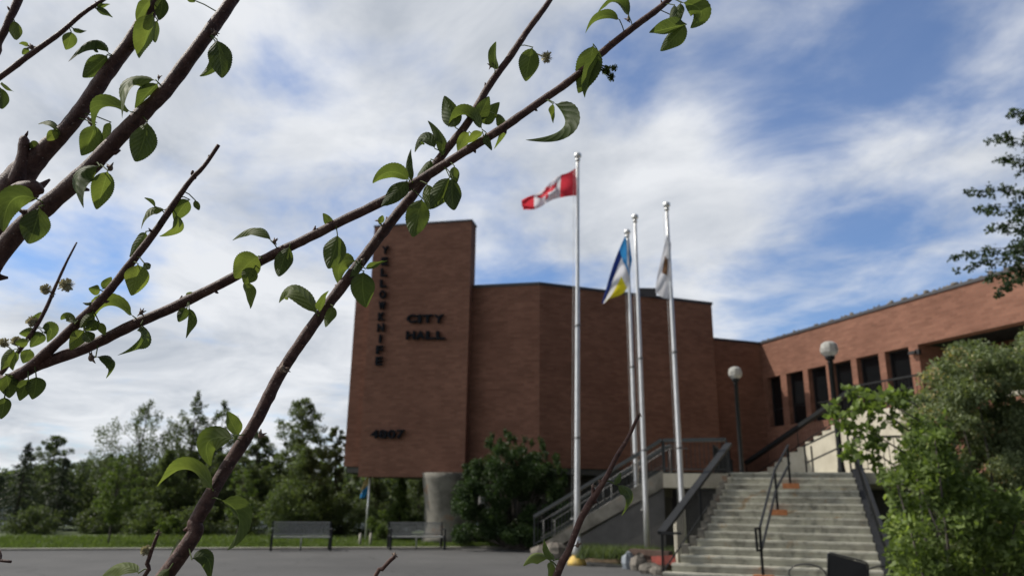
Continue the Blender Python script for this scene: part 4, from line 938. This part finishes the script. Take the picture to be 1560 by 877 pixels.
# low yellow-green shoots right of the rail
# birch at the upper right
bc = at(1690, 860, 9.2)
bt = thing('birch_tree', (bc.x, 9.2, 0), 'birch whose dark drooping sprays reach in from the right edge', 'tree')
m_ = MB(); m_.tube([(bc.x+0.05*i, 9.2, 0.95*i) for i in range(8)], [0.11-0.012*i for i in range(8)], 10); m_.build('trunk', 'whitebark', bt)
m_ = MB(); ce_, ra_, nn = [], [], []; rg = random.Random(15)
sprays = [[(1640, 240), (1590, 200), (1560, 185), (1542, 168)], [(1650, 250), (1590, 222), (1545, 200), (1506, 214)], [(1650, 290), (1600, 260), (1550, 240), (1524, 244)], [(1650, 330), (1590, 290), (1530, 288), (1476, 292)],
          [(1660, 360), (1600, 320), (1530, 310), (1488, 316)], [(1660, 380), (1600, 345), (1540, 335), (1510, 350)], [(1670, 400), (1600, 372), (1520, 370), (1448, 393)], [(1670, 400), (1600, 380), (1530, 385), (1466, 410)],
          [(1670, 430), (1600, 400), (1545, 415), (1520, 448)], [(1670, 440), (1600, 410), (1550, 400), (1500, 425)], [(1670, 300), (1620, 290), (1580, 300), (1550, 330)], [(1670, 380), (1610, 380), (1560, 360), (1535, 385)],
          [(1680, 150), (1640, 100), (1600, 90), (1575, 100)], [(1690, 300), (1740, 220), (1800, 200), (1850, 220)], [(1700, 200), (1760, 120), (1800, 100), (1860, 110)], [(1690, 420), (1750, 380), (1800, 390), (1850, 420)]]
for sp in sprays:
    pts = [at(px, py, 9.2+rg.uniform(-.4, .4)) for px, py in sp]; cv = [bez(pts, t/10) for t in range(11)]; m_.tube(cv, [0.012*(1-0.085*t) for t in range(11)], 5)
    zt = min(6.3, max(0.5, pts[0].z-0.4)); m_.tube([(bc.x+0.05*zt/0.95, 9.2, zt), tuple(pts[0])], [0.02, 0.012], 6)
    for t in range(26):
        q_ = t/25; c_ = bez(pts, q_)+Vector((rg.gauss(0, .06), rg.gauss(0, .12), rg.gauss(-0.02, .05)))*(1.25-q_); ce_.append(tuple(c_)); r_ = 0.11*(1.2-q_*0.75); ra_.append((r_, r_, r_)); nn.append(int(40-22*q_))
m_.build('branches', 'trunk', bt); leaves('crown', 'lf_birch', ce_, ra_, nn, 0.046, bt, 91, aspect=0.75, droop=0.3)

# far shore wood
fw = []
fr2 = []
rg = random.Random(33)
for i in range(420):
    x = rg.uniform(-210, 20); fw.append((x, 180+rg.uniform(-4, 12), rg.uniform(0.5, 9.0+2*math.sin(x*0.07)))); fr2.append((3.2, 2.5, 2.6))
o = leaves('far_wood', 'lf_dark', fw, fr2, 70, 1.3, None, 95, kind='stuff'); tag(o, 'dark band of wood on the far lake shore', 'wood', kind='stuff')
hb = MB(); 
for i in range(24): hb.ball((-215+i*10, 196, -1), 9.5+1.5*math.sin(i*1.7), 12, 6, (1.2, 0.6, 0.9))
hb.build('far_shore', 'hill', kind='structure')

# ------------------------------------------------------------------ foreground branches
m, n, l, b = newmat('young_bark'); t = n.new('ShaderNodeTexCoord')
f = link_noise(n, l, t.outputs['Object'], 110, 7, 0.7, 0.8); f2 = link_noise(n, l, t.outputs['Object'], 330, 3, 0.5)
c1 = ramp(n, l, f, [(0.30, (0.020, 0.010, 0.008)), (0.46, (0.066, 0.028, 0.020)), (0.60, (0.105, 0.052, 0.038)), (0.74, (0.19, 0.125, 0.10))])
c2 = ramp(n, l, f2, [(0.66, (0, 0, 0)), (0.72, (1, 1, 1))]); mx = n.new('ShaderNodeMix'); mx.data_type = 'RGBA'
mf = n.new('ShaderNodeMath'); mf.operation = 'MULTIPLY'; mf.inputs[1].default_value = 0.55; l.new(c2, mf.inputs[0]); l.new(mf.outputs[0], mx.inputs[0])
l.new(c1, mx.inputs[6]); mx.inputs[7].default_value = (0.34, 0.26, 0.21, 1); l.new(mx.outputs[2], b.inputs['Base Color'])
b.inputs['Roughness'].default_value = 0.55; b.inputs['Specular IOR Level'].default_value = 0.3
bp_ = n.new('ShaderNodeBump'); bp_.inputs['Strength'].default_value = 0.8; bp_.inputs['Distance'].default_value = 0.0018; f3 = link_noise(n, l, t.outputs['Object'], 160, 7, 0.75, 0.9); l.new(f3, bp_.inputs['Height']); l.new(bp_.outputs[0], b.inputs['Normal'])
MT['ybark'] = m
m, n, l, b = newmat('plum_leaf')
uvn = n.new('ShaderNodeUVMap'); sp_ = n.new('ShaderNodeSeparateXYZ'); l.new(uvn.outputs[0], sp_.inputs[0])
def mth(op, a_, b_=None, cl_=False):
    q = n.new('ShaderNodeMath'); q.operation = op; q.use_clamp = cl_
    for i, v_ in enumerate((a_, b_)):
        if v_ is None: continue
        if isinstance(v_, (int, float)): q.inputs[i].default_value = v_
        else: l.new(v_, q.inputs[i])
    return q.outputs[0]
au = mth('ABSOLUTE', mth('SUBTRACT', sp_.outputs[0], 0.5)); vein = mth('ABSOLUTE', mth('SINE', mth('MULTIPLY', mth('SUBTRACT', sp_.outputs[1], mth('MULTIPLY', au, 0.55)), 25.0)))
vline = mth('SUBTRACT', 1.0, mth('MULTIPLY', vein, 5.0), True); mrib = mth('SUBTRACT', 1.0, mth('MULTIPLY', au, 28.0), True); ln_ = mth('MAXIMUM', mth('MULTIPLY', vline, 0.45), mrib)
t = n.new('ShaderNodeTexCoord'); oi = n.new('ShaderNodeObjectInfo')
f = link_noise(n, l, t.outputs['Object'], 60, 5, 0.6)
fa = mth('ADD', mth('MULTIPLY', f, 0.7), mth('MULTIPLY', mth('SUBTRACT', oi.outputs['Random'], 0.5), 0.5))
c1 = ramp(n, l, fa, [(0.1, (0.048, 0.068, 0.026)), (0.4, (0.085, 0.115, 0.036)), (0.7, (0.135, 0.168, 0.050))])
mx = n.new('ShaderNodeMix'); mx.data_type = 'RGBA'; l.new(mth('MULTIPLY', ln_, 0.55), mx.inputs[0]); l.new(c1, mx.inputs[6]); mx.inputs[7].default_value = (0.17, 0.22, 0.08, 1)
l.new(mx.outputs[2], b.inputs['Base Color']); b.inputs['Roughness'].default_value = 0.6; b.inputs['Specular IOR Level'].default_value = 0.22
bp_ = n.new('ShaderNodeBump'); bp_.inputs['Strength'].default_value = 0.6; bp_.inputs['Distance'].default_value = 0.0008; l.new(mth('ADD', mth('MULTIPLY', vein, 0.8), mth('MULTIPLY', f, 0.5)), bp_.inputs['Height']); l.new(bp_.outputs[0], b.inputs['Normal'])
trn = n.new('ShaderNodeBsdfTranslucent'); g_ = n.new('ShaderNodeMix'); g_.data_type = 'RGBA'; g_.blend_type = 'MULTIPLY'; g_.inputs[0].default_value = 1; l.new(mx.outputs[2], g_.inputs[6]); g_.inputs[7].default_value = (1.55, 1.55, 0.75, 1); l.new(g_.outputs[2], trn.inputs['Color'])
ms = n.new('ShaderNodeMixShader'); ms.inputs[0].default_value = 0.5; out = [q for q in n if q.type == 'OUTPUT_MATERIAL'][0]
l.new(b.outputs[0], ms.inputs[1]); l.new(trn.outputs[0], ms.inputs[2]); l.new(ms.outputs[0], out.inputs['Surface']); MT['pleaf'] = m
MT['blossom'] = noisy('withered_blossom', [(0.3, (0.34, 0.30, 0.17)), (0.7, (0.70, 0.66, 0.44))], 200, 0.9)
MT['bud'] = noisy('bud_scales', [(0.3, (0.09, 0.045, 0.035)), (0.7, (0.26, 0.19, 0.13))], 150, 0.7)

TB = Vector((-0.75, 0.55, 0)); FK = Vector((-0.72, 0.60, 1.05))
plum = thing('plum_tree', TB, 'young fruit tree with reddish branches and fresh green leaves close in front', 'tree')
tm = MB(); rg = random.Random(2)
tm.tube([TB+Vector((0, 0, -0.03)), TB+Vector((0.01, 0.01, 0.4)), TB+Vector((-0.01, 0.03, 0.8)), FK], [0.036, 0.030, 0.028, 0.026], 14, noise=0.08, rng=rg); tm.build('trunk', 'ybark', plum)
def branch(P, ext=None, seed=0, Ys=None):
    """P: list of (px, py, radius_px, Y). ext: world points (p, r) before the first, out of frame."""
    rg = random.Random(seed); pts, rad = [], []
    if ext: pts += [Vector(e[0]) for e in ext]; rad += [e[1] for e in ext]
    for px, py, r_, Y in P: pts.append(at(px, py, Y)); rad.append(r_*Y/1190.0)
    # catmull resample
    Q, Rr = [], []
    for i in range(len(pts)-1):
        p0, p1, p2, p3 = pts[max(i-1, 0)], pts[i], pts[i+1], pts[min(i+2, len(pts)-1)]
        st_ = max(3, int((p2-p1).length/0.006)); st_ = min(st_, 40)
        for k_ in range(st_):
            t = k_/st_; t2 = t*t; t3 = t2*t
            q_ = 0.5*((2*p1)+(p2-p0)*t+(2*p0-5*p1+4*p2-p3)*t2+(3*p1-p0-3*p2+p3)*t3); Q.append(q_); Rr.append(rad[i]*(1-t)+rad[i+1]*t)
    Q.append(pts[-1]); Rr.append(rad[-1])
    # nodes (slight swellings)
    n_ = len(Q); sw = [0.0]*n_; k_ = rg.randint(3, 8)
    while k_ < n_:
        for d_ in (-1, 0, 1):
            if 0 <= k_+d_ < n_: sw[k_+d_] += (0.12 if d_ == 0 else 0.05)
        k_ += rg.randint(6, 12)
    Rr = [r_*(0.97+sw[i]*0.6+rg.uniform(-.03, .03)) for i, r_ in enumerate(Rr)]
    Q = [q_+Vector((rg.uniform(-1, 1), rg.uniform(-1, 1), rg.uniform(-1, 1)))*Rr[i]*0.035 for i, q_ in enumerate(Q)]
    m_ = MB(); m_.tube(Q, Rr, 18, noise=0.025, rng=rg)
    # little spur stubs
    for i in range(4, n_-2, 6):
        if rg.random() < 0.85:
            d_ = Vector((rg.uniform(-1, 1), rg.uniform(-.6, .6), rg.uniform(-1, 1))).normalized(); r_ = Rr[i]; a_ = Q[i]+d_*r_*0.6
            m_.tube([a_, a_+d_*r_*0.7, a_+d_*r_*1.3+Vector((0, 0, r_*0.3))], [r_*0.42, r_*0.33, r_*0.12], 7, noise=0.3, rng=rg)
    o_ = m_.build('branch', 'ybark', plum); PATH[o_.name] = Q; return o_
def ex(px, py, Y): return at(px, py, Y)
BR = {}; PATH = {}
BR['A'] = branch([(245, 885, 11.8, .72), (300, 790, 11.0, .73), (345, 712, 10.3, .74), (388, 645, 9.9, .745), (428, 568, 9.5, .75), (482, 488, 9.2, .75), (545, 405, 9.0, .75), (590, 345, 8.8, .75), (633, 292, 8.2, .75), (655, 262, 8, .75), (680, 228, 7.4, .75), (712, 188, 7, .75), (745, 131, 6.6, .75), (776, 88, 6.2, .75), (805, 45, 5.8, .75), (838, 0, 5, .75), (870, -60, 4.5, .75), (900, -120, 3.5, .76)],
                 [((-0.70, 0.60, 0.98), .018), ((-0.52, 0.66, 1.2), .012)], 1)
BR['B'] = branch([(-60, 606, 10, .72), (10, 580, 9.5, .72), (60, 555, 9.5, .72), (130, 530, 9, .72), (200, 496, 8.6, .72), (270, 465, 8.2, .72), (350, 425, 8, .72), (400, 396, 8, .72), (460, 367, 8, .72), (520, 337, 8, .72), (590, 303, 8, .72), (650, 268, 8, .725), (700, 236, 7.5, .72), (760, 199, 7.3, .72), (820, 157, 7, .72), (870, 122, 6.6, .72), (920, 78, 6.5, .72), (970, 38, 6.3, .72), (1010, 8, 5.5, .72), (1060, -40, 5, .72), (1120, -90, 4, .72)],
                 [((-0.72, 0.60, 1.04), .018), ((-0.66, 0.68, 1.5), .011)], 2)
BR['C'] = branch([(-60, 455, 17, .62), (-10, 398, 16.3, .62), (30, 350, 15.8, .62), (70, 315, 15.2, .62), (130, 262, 14.2, .62), (190, 200, 13.5, .62), (250, 140, 12.8, .62), (290, 88, 12.4, .62), (322, 45, 12, .62), (362, -12, 11, .62), (410, -90, 11, .62), (450, -170, 9, .62)],
                 [((-0.73, 0.59, 1.02), .022), ((-0.62, 0.60, 1.55), .014)], 3)
BR['D'] = branch([(-50, 380, 22, .68), (-8, 320, 24, .68), (18, 285, 25, .68), (42, 255, 22, .68), (70, 228, 15, .68), (110, 186, 13.5, .68), (160, 116, 13, .68), (200, 62, 12.5, .68), (238, 2, 12, .68), (280, -70, 11, .68), (320, -150, 9, .68)],
                 [((-0.73, 0.60, 1.0), .022), ((-0.66, 0.63, 1.6), .016)], 4)
BR['D2'] = branch([(22, 285, 17, .675), (34, 250, 12, .672), (36, 228, 9, .67), (37, 213, 8, .67), (38, 209, 5, .67)], None, 5)
BR['D3'] = branch([(10, 285, 7, .68), (2, 278, 5, .68), (-12, 268, 4, .68), (-60, 240, 3, .68)], None, 6)
BR['D4'] = branch([(22, 300, 20, .675), (38, 292, 20, .67), (52, 288, 15, .668), (60, 290, 9, .667), (64, 293, 4, .667)], None, 16)
BR['E'] = branch([(28, 572, 8, .72), (62, 545, 8.2, .715), (110, 500, 7.8, .71), (160, 450, 7, .70), (200, 400, 6.5, .70), (235, 355, 6, .70), (260, 318, 5.4, .70), (290, 275, 4.2, .70), (311, 253, 3.6, .70), (333, 221, 3.2, .70)], None, 7)
BR['E2'] = branch([(297, 272, 3, .70), (293, 265, 3, .70), (294, 260, 2, .70)], None, 17)
BR['F'] = branch([(-30, 600, 4, 1.0), (15, 552, 3.6, 1.0), (50, 505, 3.4, 1.0), (70, 470, 3, 1.0), (85, 435, 2.6, 1.0), (100, 402, 2, 1.0), (117, 369, 1.3, 1.0)], [((-0.72, 0.62, 1.02), .012), ((-0.8, 0.9, 1.5), .007)], 8)
BR['G'] = branch([(-60, 160, 5, .8), (0, 118, 5, .8), (45, 84, 5.2, .8), (90, 52, 4.3, .8), (125, 22, 3.8, .8), (150, 5, 3.4, .8), (180, -15, 3, .8)], [((-0.73, 0.61, 1.03), .015), ((-0.85, 0.75, 1.75), .008)], 9)
BR['H'] = branch([(-50, 130, 7, .7), (0, 60, 6.5, .7), (15, 28, 6.5, .7), (28, 0, 7, .7), (50, -60, 6, .7)], [((-0.73, 0.60, 1.03), .015), ((-0.74, 0.68, 1.75), .009)], 10)
BR['I'] = branch([(842, 892, 6, .70), (866, 838, 5.4, .70), (884, 792, 5.0, .70), (896, 770, 5.6, .70), (908, 752, 5.2, .70), (926, 722, 4.0, .70), (940, 694, 3.6, .70), (956, 668, 3.0, .70), (973, 632, 2.8, .70)], [((-0.74, 0.57, 0.75), .016), ((-0.35, 0.66, 1.05), .009), ((-0.02, .70, 1.38), .006)], 11)
BR['I2'] = branch([(907, 766, 4, .70), (904, 754, 3, .70), (903, 742, 2.6, .70)], None, 18)
BR['J'] = branch([(564, 890, 3.2, .70), (582, 867, 3, .70), (592, 855, 3, .70), (601, 847, 3.4, .70)], [((-0.35, 0.66, 1.05), .006), ((-0.18, .69, 1.4), .004)], 12)
BR['K'] = branch([(212, 890, 3.2, .76), (224, 858, 3, .76), (232, 835, 2.8, .76), (240, 814, 2.4, .76)], [((-0.56, 0.66, 1.15), .006), ((-0.42, .74, 1.4), .004)], 13)
BR['L'] = branch([(-30, 850, 2.4, .74), (0, 853, 2.4, .74), (17, 855, 1.8, .74)], [((-0.73, 0.59, 1.1), .006), ((-0.62, .70, 1.45), .003)], 14)

LEAFN = [0]
def leaf(br, Y, bx, by, tx, ty, w, mid=None, dd=0.0):
    """base px, tip px, apparent width px, optional middle control px"""
    LEAFN[0] += 1; rg = random.Random(1000+LEAFN[0]*7); parent = BR[br]
    p0 = at(bx, by, Y); L_px = math.hypot(tx-bx, ty-by)
    curved = mid is not None
    if mid is None: mid = ((bx+tx)/2+(ty-by)*rg.uniform(-.12, .12), (by+ty)/2-(tx-bx)*rg.uniform(-.12, .12)); 
    else: mid = (2*mid[0]-(bx+tx)/2, 2*mid[1]-(by+ty)/2); L_px = max(L_px, 0.9*(math.hypot(mid[0]-bx, mid[1]-by)+math.hypot(tx-mid[0], ty-mid[1])))
    sgn = rg.choice((-1, 1)); dz = L_px*Y/1190*0.30*sgn
    pm = at(mid[0], mid[1], Y+dz*0.5+dd); p2 = at(tx, ty, Y+dz+dd)
    tw_ = (0.56 if not curved else 0.36)*L_px; ww = max(w, 0.30*tw_); true_w = max(tw_*0.9, w); roll = math.acos(min(1.0, ww/true_w))*rg.choice((-1, 1))
    NV, NU = 36, 6; vs, uvs = [], []; view = None
    W = true_w*Y/1190*(1.13 if not curved else 1.1)
    fold = rg.uniform(0.15, 0.5); curl = rg.uniform(-0.25, 0.35); wav = rg.uniform(0, 6)
    for i in range(NV+1):
        t = i/NV; c = p0*(1-t)**2+pm*2*t*(1-t)+p2*t*t
        d = ((pm-p0)*(1-t)+(p2-pm)*t); d = d.normalized() if d.length > 1e-9 else Vector((0, 0, -1))
        vw = (c-CAM).normalized(); side_ = d.cross(vw); side_ = side_.normalized() if side_.length > 1e-6 else RT
        nrm = side_.cross(d).normalized()
        rl = roll*(0.75+0.5*t); s2 = side_*math.cos(rl)+nrm*math.sin(rl); n2 = nrm*math.cos(rl)-side_*math.sin(rl)
        tb_ = max(0.0, (t-0.05)/0.95); prof_ = (math.sin(math.pi*tb_**0.80))**0.75 if 0 < tb_ < 1 else 0.0
        prof_ *= (1-0.25*tb_); tooth = 1+0.028*((i % 2)*2-1)
        hw = W/2*prof_*1.12+0.0004
        for j in range(-NU//2, NU//2+1):
            a_ = j/(NU/2); e_ = hw*a_*(tooth if abs(a_) > 0.99 else 1)
            lift = abs(a_)*hw*fold+curl*hw*a_*a_*0.6+0.10*hw*math.sin(wav+t*9+a_*3)*abs(a_)
            vs.append(c+s2*e_+n2*lift); uvs.append((0.5+a_*0.5, t))
    nn_ = NU+1; fs = [(i*nn_+j, i*nn_+j+1, (i+1)*nn_+j+1, (i+1)*nn_+j) for i in range(NV) for j in range(NU)]
    me = bpy.data.meshes.new('leaf'); 
    near = min((q_ for qs in PATH.values() for q_ in qs), key=lambda q_: (q_-p0).length_squared); nb = len(vs)
    if 0.001 < (near-p0).length < 0.05:
        dd_ = (near-p0).normalized(); a_ = dd_.orthogonal().normalized(); b_ = dd_.cross(a_); sag = Vector((0, 0, 0.0015))
        for q_ in (p0-dd_*0.001, p0.lerp(near, 0.5)+sag, near):
            for j in range(5): vs.append(q_+a_*(0.0006*math.cos(j*1.2566))+b_*(0.0006*math.sin(j*1.2566))); uvs.append((0.5, 0.2))
        fs += [(nb+i*5+j, nb+i*5+(j+1) % 5, nb+(i+1)*5+(j+1) % 5, nb+(i+1)*5+j) for i in range(2) for j in range(5)]
    base = wloc(parent); vsl = [tuple(p-base-p0+base) for p in vs]
    me.from_pydata([tuple(p-p0) for p in vs], [], fs); uv = me.uv_layers.new(name='UVMap')
    for lp in me.loops: uv.data[lp.index].uv = uvs[lp.vertex_index]
    me.polygons.foreach_set('use_smooth', [True]*len(fs)); me.materials.append(MT['pleaf'])
    o = bpy.data.objects.new('leaf', me); C.objects.link(o); o.parent = parent; o.location = p0-base
    return o
LV = """
H .70 21 31 24 61 17
G .80 44 70 29 67 6
G .80 44 74 34 83 8
G .80 145 13 172 27 9
G .80 147 13 168 7 6
G .80 110 43 132 47 6
G .80 108 48 100 76 20
D .67 166 82 104 94 17 140 62
D .67 164 84 126 118 28
D .67 229 0 208 31 17
D .67 248 -4 242 31 20
D .66 233 20 212 89 30
D .69 240 31 236 65 15
C .62 284 -4 297 3 8
C .61 330 60 338 119 35
C .615 327 62 304 116 18 325 95
C .61 238 123 186 180 17 194 128
C .61 241 127 206 166 17
C .61 200 171 145 202 17 157 164
D .66 145 190 124 237 30
D .67 168 186 154 222 10
C .61 224 185 206 246 37
D .67 91 205 58 189 8 78 186
D .67 87 198 72 214 14
D2 .67 44 219 61 226 14
C .60 152 253 127 317 22 118 272
C .60 164 260 147 319 30
C .60 55 303 5 353 35 18 306
C .60 60 315 43 371 38
C .62 0 128 21 140 5
C .62 0 133 2 166 18
E .70 252 320 215 349 9 226 322
E .70 237 315 220 302 5
E .70 288 304 266 337 22
E .70 297 305 303 320 8
E .70 268 326 243 360 14 270 350
E .70 223 353 197 391 18
E .69 210 402 200 450 32
E .69 219 400 227 410 10
E .70 157 440 170 422 12
E .70 153 442 135 439 14
E .70 142 461 126 461 4
B .71 203 482 138 500 18 163 466
E .70 142 476 122 499 14
E .70 150 489 131 503 16
E .70 151 491 160 510 10
E .70 128 503 107 533 20
E .70 130 503 139 520 16
E .70 115 492 93 487 12 102 482
F 1.0 63 500 72 521 20 78 502
F 1.0 55 506 29 508 14
F 1.0 65 506 46 529 18
F .9 46 531 35 553 16
F .98 22 532 1 563 16
F .98 26 536 20 564 12
F .98 43 520 23 522 12
F 1.0 49 497 63 475 12
B .71 9 570 14 606 24
B .71 43 577 30 610 18
B .71 55 573 49 608 24
B .71 7 604 1 638 16
B .71 215 493 179 541 14 220 522
B .71 146 543 162 576 12 174 552
B .71 285 468 272 490 14
B .71 288 468 283 515 9
B .72 283 452 297 447 6
B .70 394 390 358 424 38
B .70 388 408 372 432 22
B .71 372 428 381 470 14
B .71 413 367 354 366 11 388 347
B .71 441 375 425 421 24
B .71 514 357 500 409 32
B .72 505 346 492 325 12
A .74 578 340 583 328 8
A .74 542 398 516 433 26 520 402
A .74 549 398 525 424 12
A .74 554 413 558 468 34
A .74 556 409 591 397 7
A .74 485 481 425 461 24 448 441
A .74 487 475 501 443 10
A .74 507 466 496 498 14
A .74 694 195 677 146 30
A .73 735 198 683 194 18 708 174
A .74 728 183 745 147 22
A .74 733 188 761 156 24
A .74 753 173 753 227 14 768 195
A .74 672 238 652 184 16 672 210
A .74 663 227 632 232 18 646 209
B .71 628 277 626 227 10 620 252
B .71 624 275 568 279 22 596 262
B .71 620 275 581 314 24
A .74 657 243 634 275 14
B .73 715 201 698 234 16
B .71 735 201 708 220 12
B .71 740 204 749 229 10
B .71 685 270 657 318 28
B .71 690 270 692 320 28
B .71 692 253 695 280 14
B .71 650 280 655 319 20
B .71 643 302 629 361 34
B .71 843 156 801 213 16 858 194
B .71 842 158 843 188 8
A .74 754 107 756 64 15
A .74 811 72 801 124 32
B .71 904 68 881 142 40
B .71 912 82 891 149 20
B .71 959 27 909 23 14 938 2
B .71 944 31 892 51 13 916 26
B .71 1045 37 1006 78 26
B .71 1045 37 989 50 22
B .71 1039 4 1052 43 34 1068 18
B .71 1037 4 1031 41 14
B .71 1027 8 1021 31 10
A .73 357 668 321 709 34 318 672
A .73 364 663 346 626 18
A .72 325 747 239 741 18 286 714
A .72 336 761 346 837 20 364 790
A .72 265 860 274 820 16
A .71 292 851 320 885 20 316 850
K .76 212 872 152 880 16 184 862
A .71 258 866 236 880 10
I .70 835 851 797 861 13 814 846
I .70 844 853 829 821 8
I .70 839 855 835 882 10
I .70 939 738 947 785 12 960 756
I .70 936 737 946 719 7
"""
for ln in LV.strip().splitlines():
    q_ = ln.split(); br = q_[0]; v_ = [float(x) for x in q_[1:]]
    leaf(br, v_[0], v_[1], v_[2], v_[3], v_[4], v_[5], (v_[6], v_[7]) if len(v_) > 6 else None)
# withered blossoms and bud clusters
def blossom(br, px, py, Y, r_px, mat='blossom', name='blossom', stalk=None):
    rg = random.Random(int(px*13+py)); c = at(px, py, Y); r_ = r_px*Y/1190; m_ = MB()
    m_.ball(c, r_*0.45, 8, 6)
    for i in range(150):
        d_ = Vector((rg.gauss(0, 1), rg.gauss(0, 1), rg.gauss(0, 1))).normalized(); e_ = c+d_*r_*rg.uniform(0.7, 1.1); s_ = d_.orthogonal().normalized()*r_*0.13
        m_.add([c+d_*r_*0.2-s_*0.4, c+d_*r_*0.2+s_*0.4, e_+s_, e_-s_+Vector((0, 0, r_*0.1))], [(0, 1, 2, 3)])
    if stalk: s_ = at(stalk[0], stalk[1], Y); m_.tube([s_, c], [0.0009, 0.0008], 6)
    m_.build(name, mat, BR[br])
blossom('F', 49, 490, 1.0, 9, stalk=(58, 500)); blossom('F', 7, 522, 1.0, 8, stalk=(20, 535)); blossom('F', 24, 520, 1.0, 8, stalk=(30, 535))
blossom('F', 102, 434, 1.0, 12, stalk=(88, 440)); blossom('F', 70, 441, 1.0, 9, stalk=(84, 448))
blossom('A', 833, 88, .75, 11, stalk=(806, 78)); blossom('K', 222, 838, .76, 8, stalk=(229, 850))
blossom('B', 925, 108, .72, 10, 'pleaf', 'flower_bud', (908, 98)); blossom('B', 936, 104, .72, 7, 'pleaf', 'flower_bud', (915, 100)); blossom('B', 932, 118, .72, 8, 'pleaf', 'flower_bud', (912, 104))
for br, px, py, Y, r_ in (('J', 601, 846, .70, 4), ('I', 974, 631, .70, 3.5), ('I', 889, 779, .70, 4), ('I', 917, 733, .70, 4), ('I', 945, 688, .70, 3), ('I', 961, 655, .70, 2.6), ('I', 871, 826, .70, 4), ('E', 318, 240, .70, 3), ('F', 80, 450, 1.0, 4), ('I2', 903, 740, .70, 4), ('K', 240, 812, .76, 4), ('A', 430, 562, .74, 8), ('A', 397, 663, .735, 6), ('A', 578, 336, .745, 5), ('B', 215, 476, .71, 5), ('B', 418, 368, .715, 5), ('G', 48, 72, .8, 6), ('C', 328, 50, .615, 5), ('C', 168, 256, .61, 7), ('D', 138, 185, .675, 7), ('B', 139, 545, .715, 7), ('A', 748, 100, .745, 5), ('I', 880, 830, .70, 4), ('C', 242, 118, .61, 4), ('B', 957, 30, .72, 5), ('A', 552, 398, .745, 6)):
    c = at(px, py, Y); rg = random.Random(int(px)); q_ = r_*Y/1190; m_ = MB()
    m_.ball(c, q_*0.75, 8, 6, (0.9, 0.9, 1.1))
    for i in range(5):
        d_ = Vector((rg.gauss(0, 1), rg.gauss(0, .6), rg.gauss(.4, 1))).normalized(); m_.tube([c, c+d_*q_*1.0, c+d_*q_*1.7], [q_*0.35, q_*0.25, q_*0.06], 6, noise=.2, rng=rg)
    m_.build('bud', 'bud', BR[br])
print('LEAVES', LEAFN[0], 'OBJS', len(bpy.data.objects))
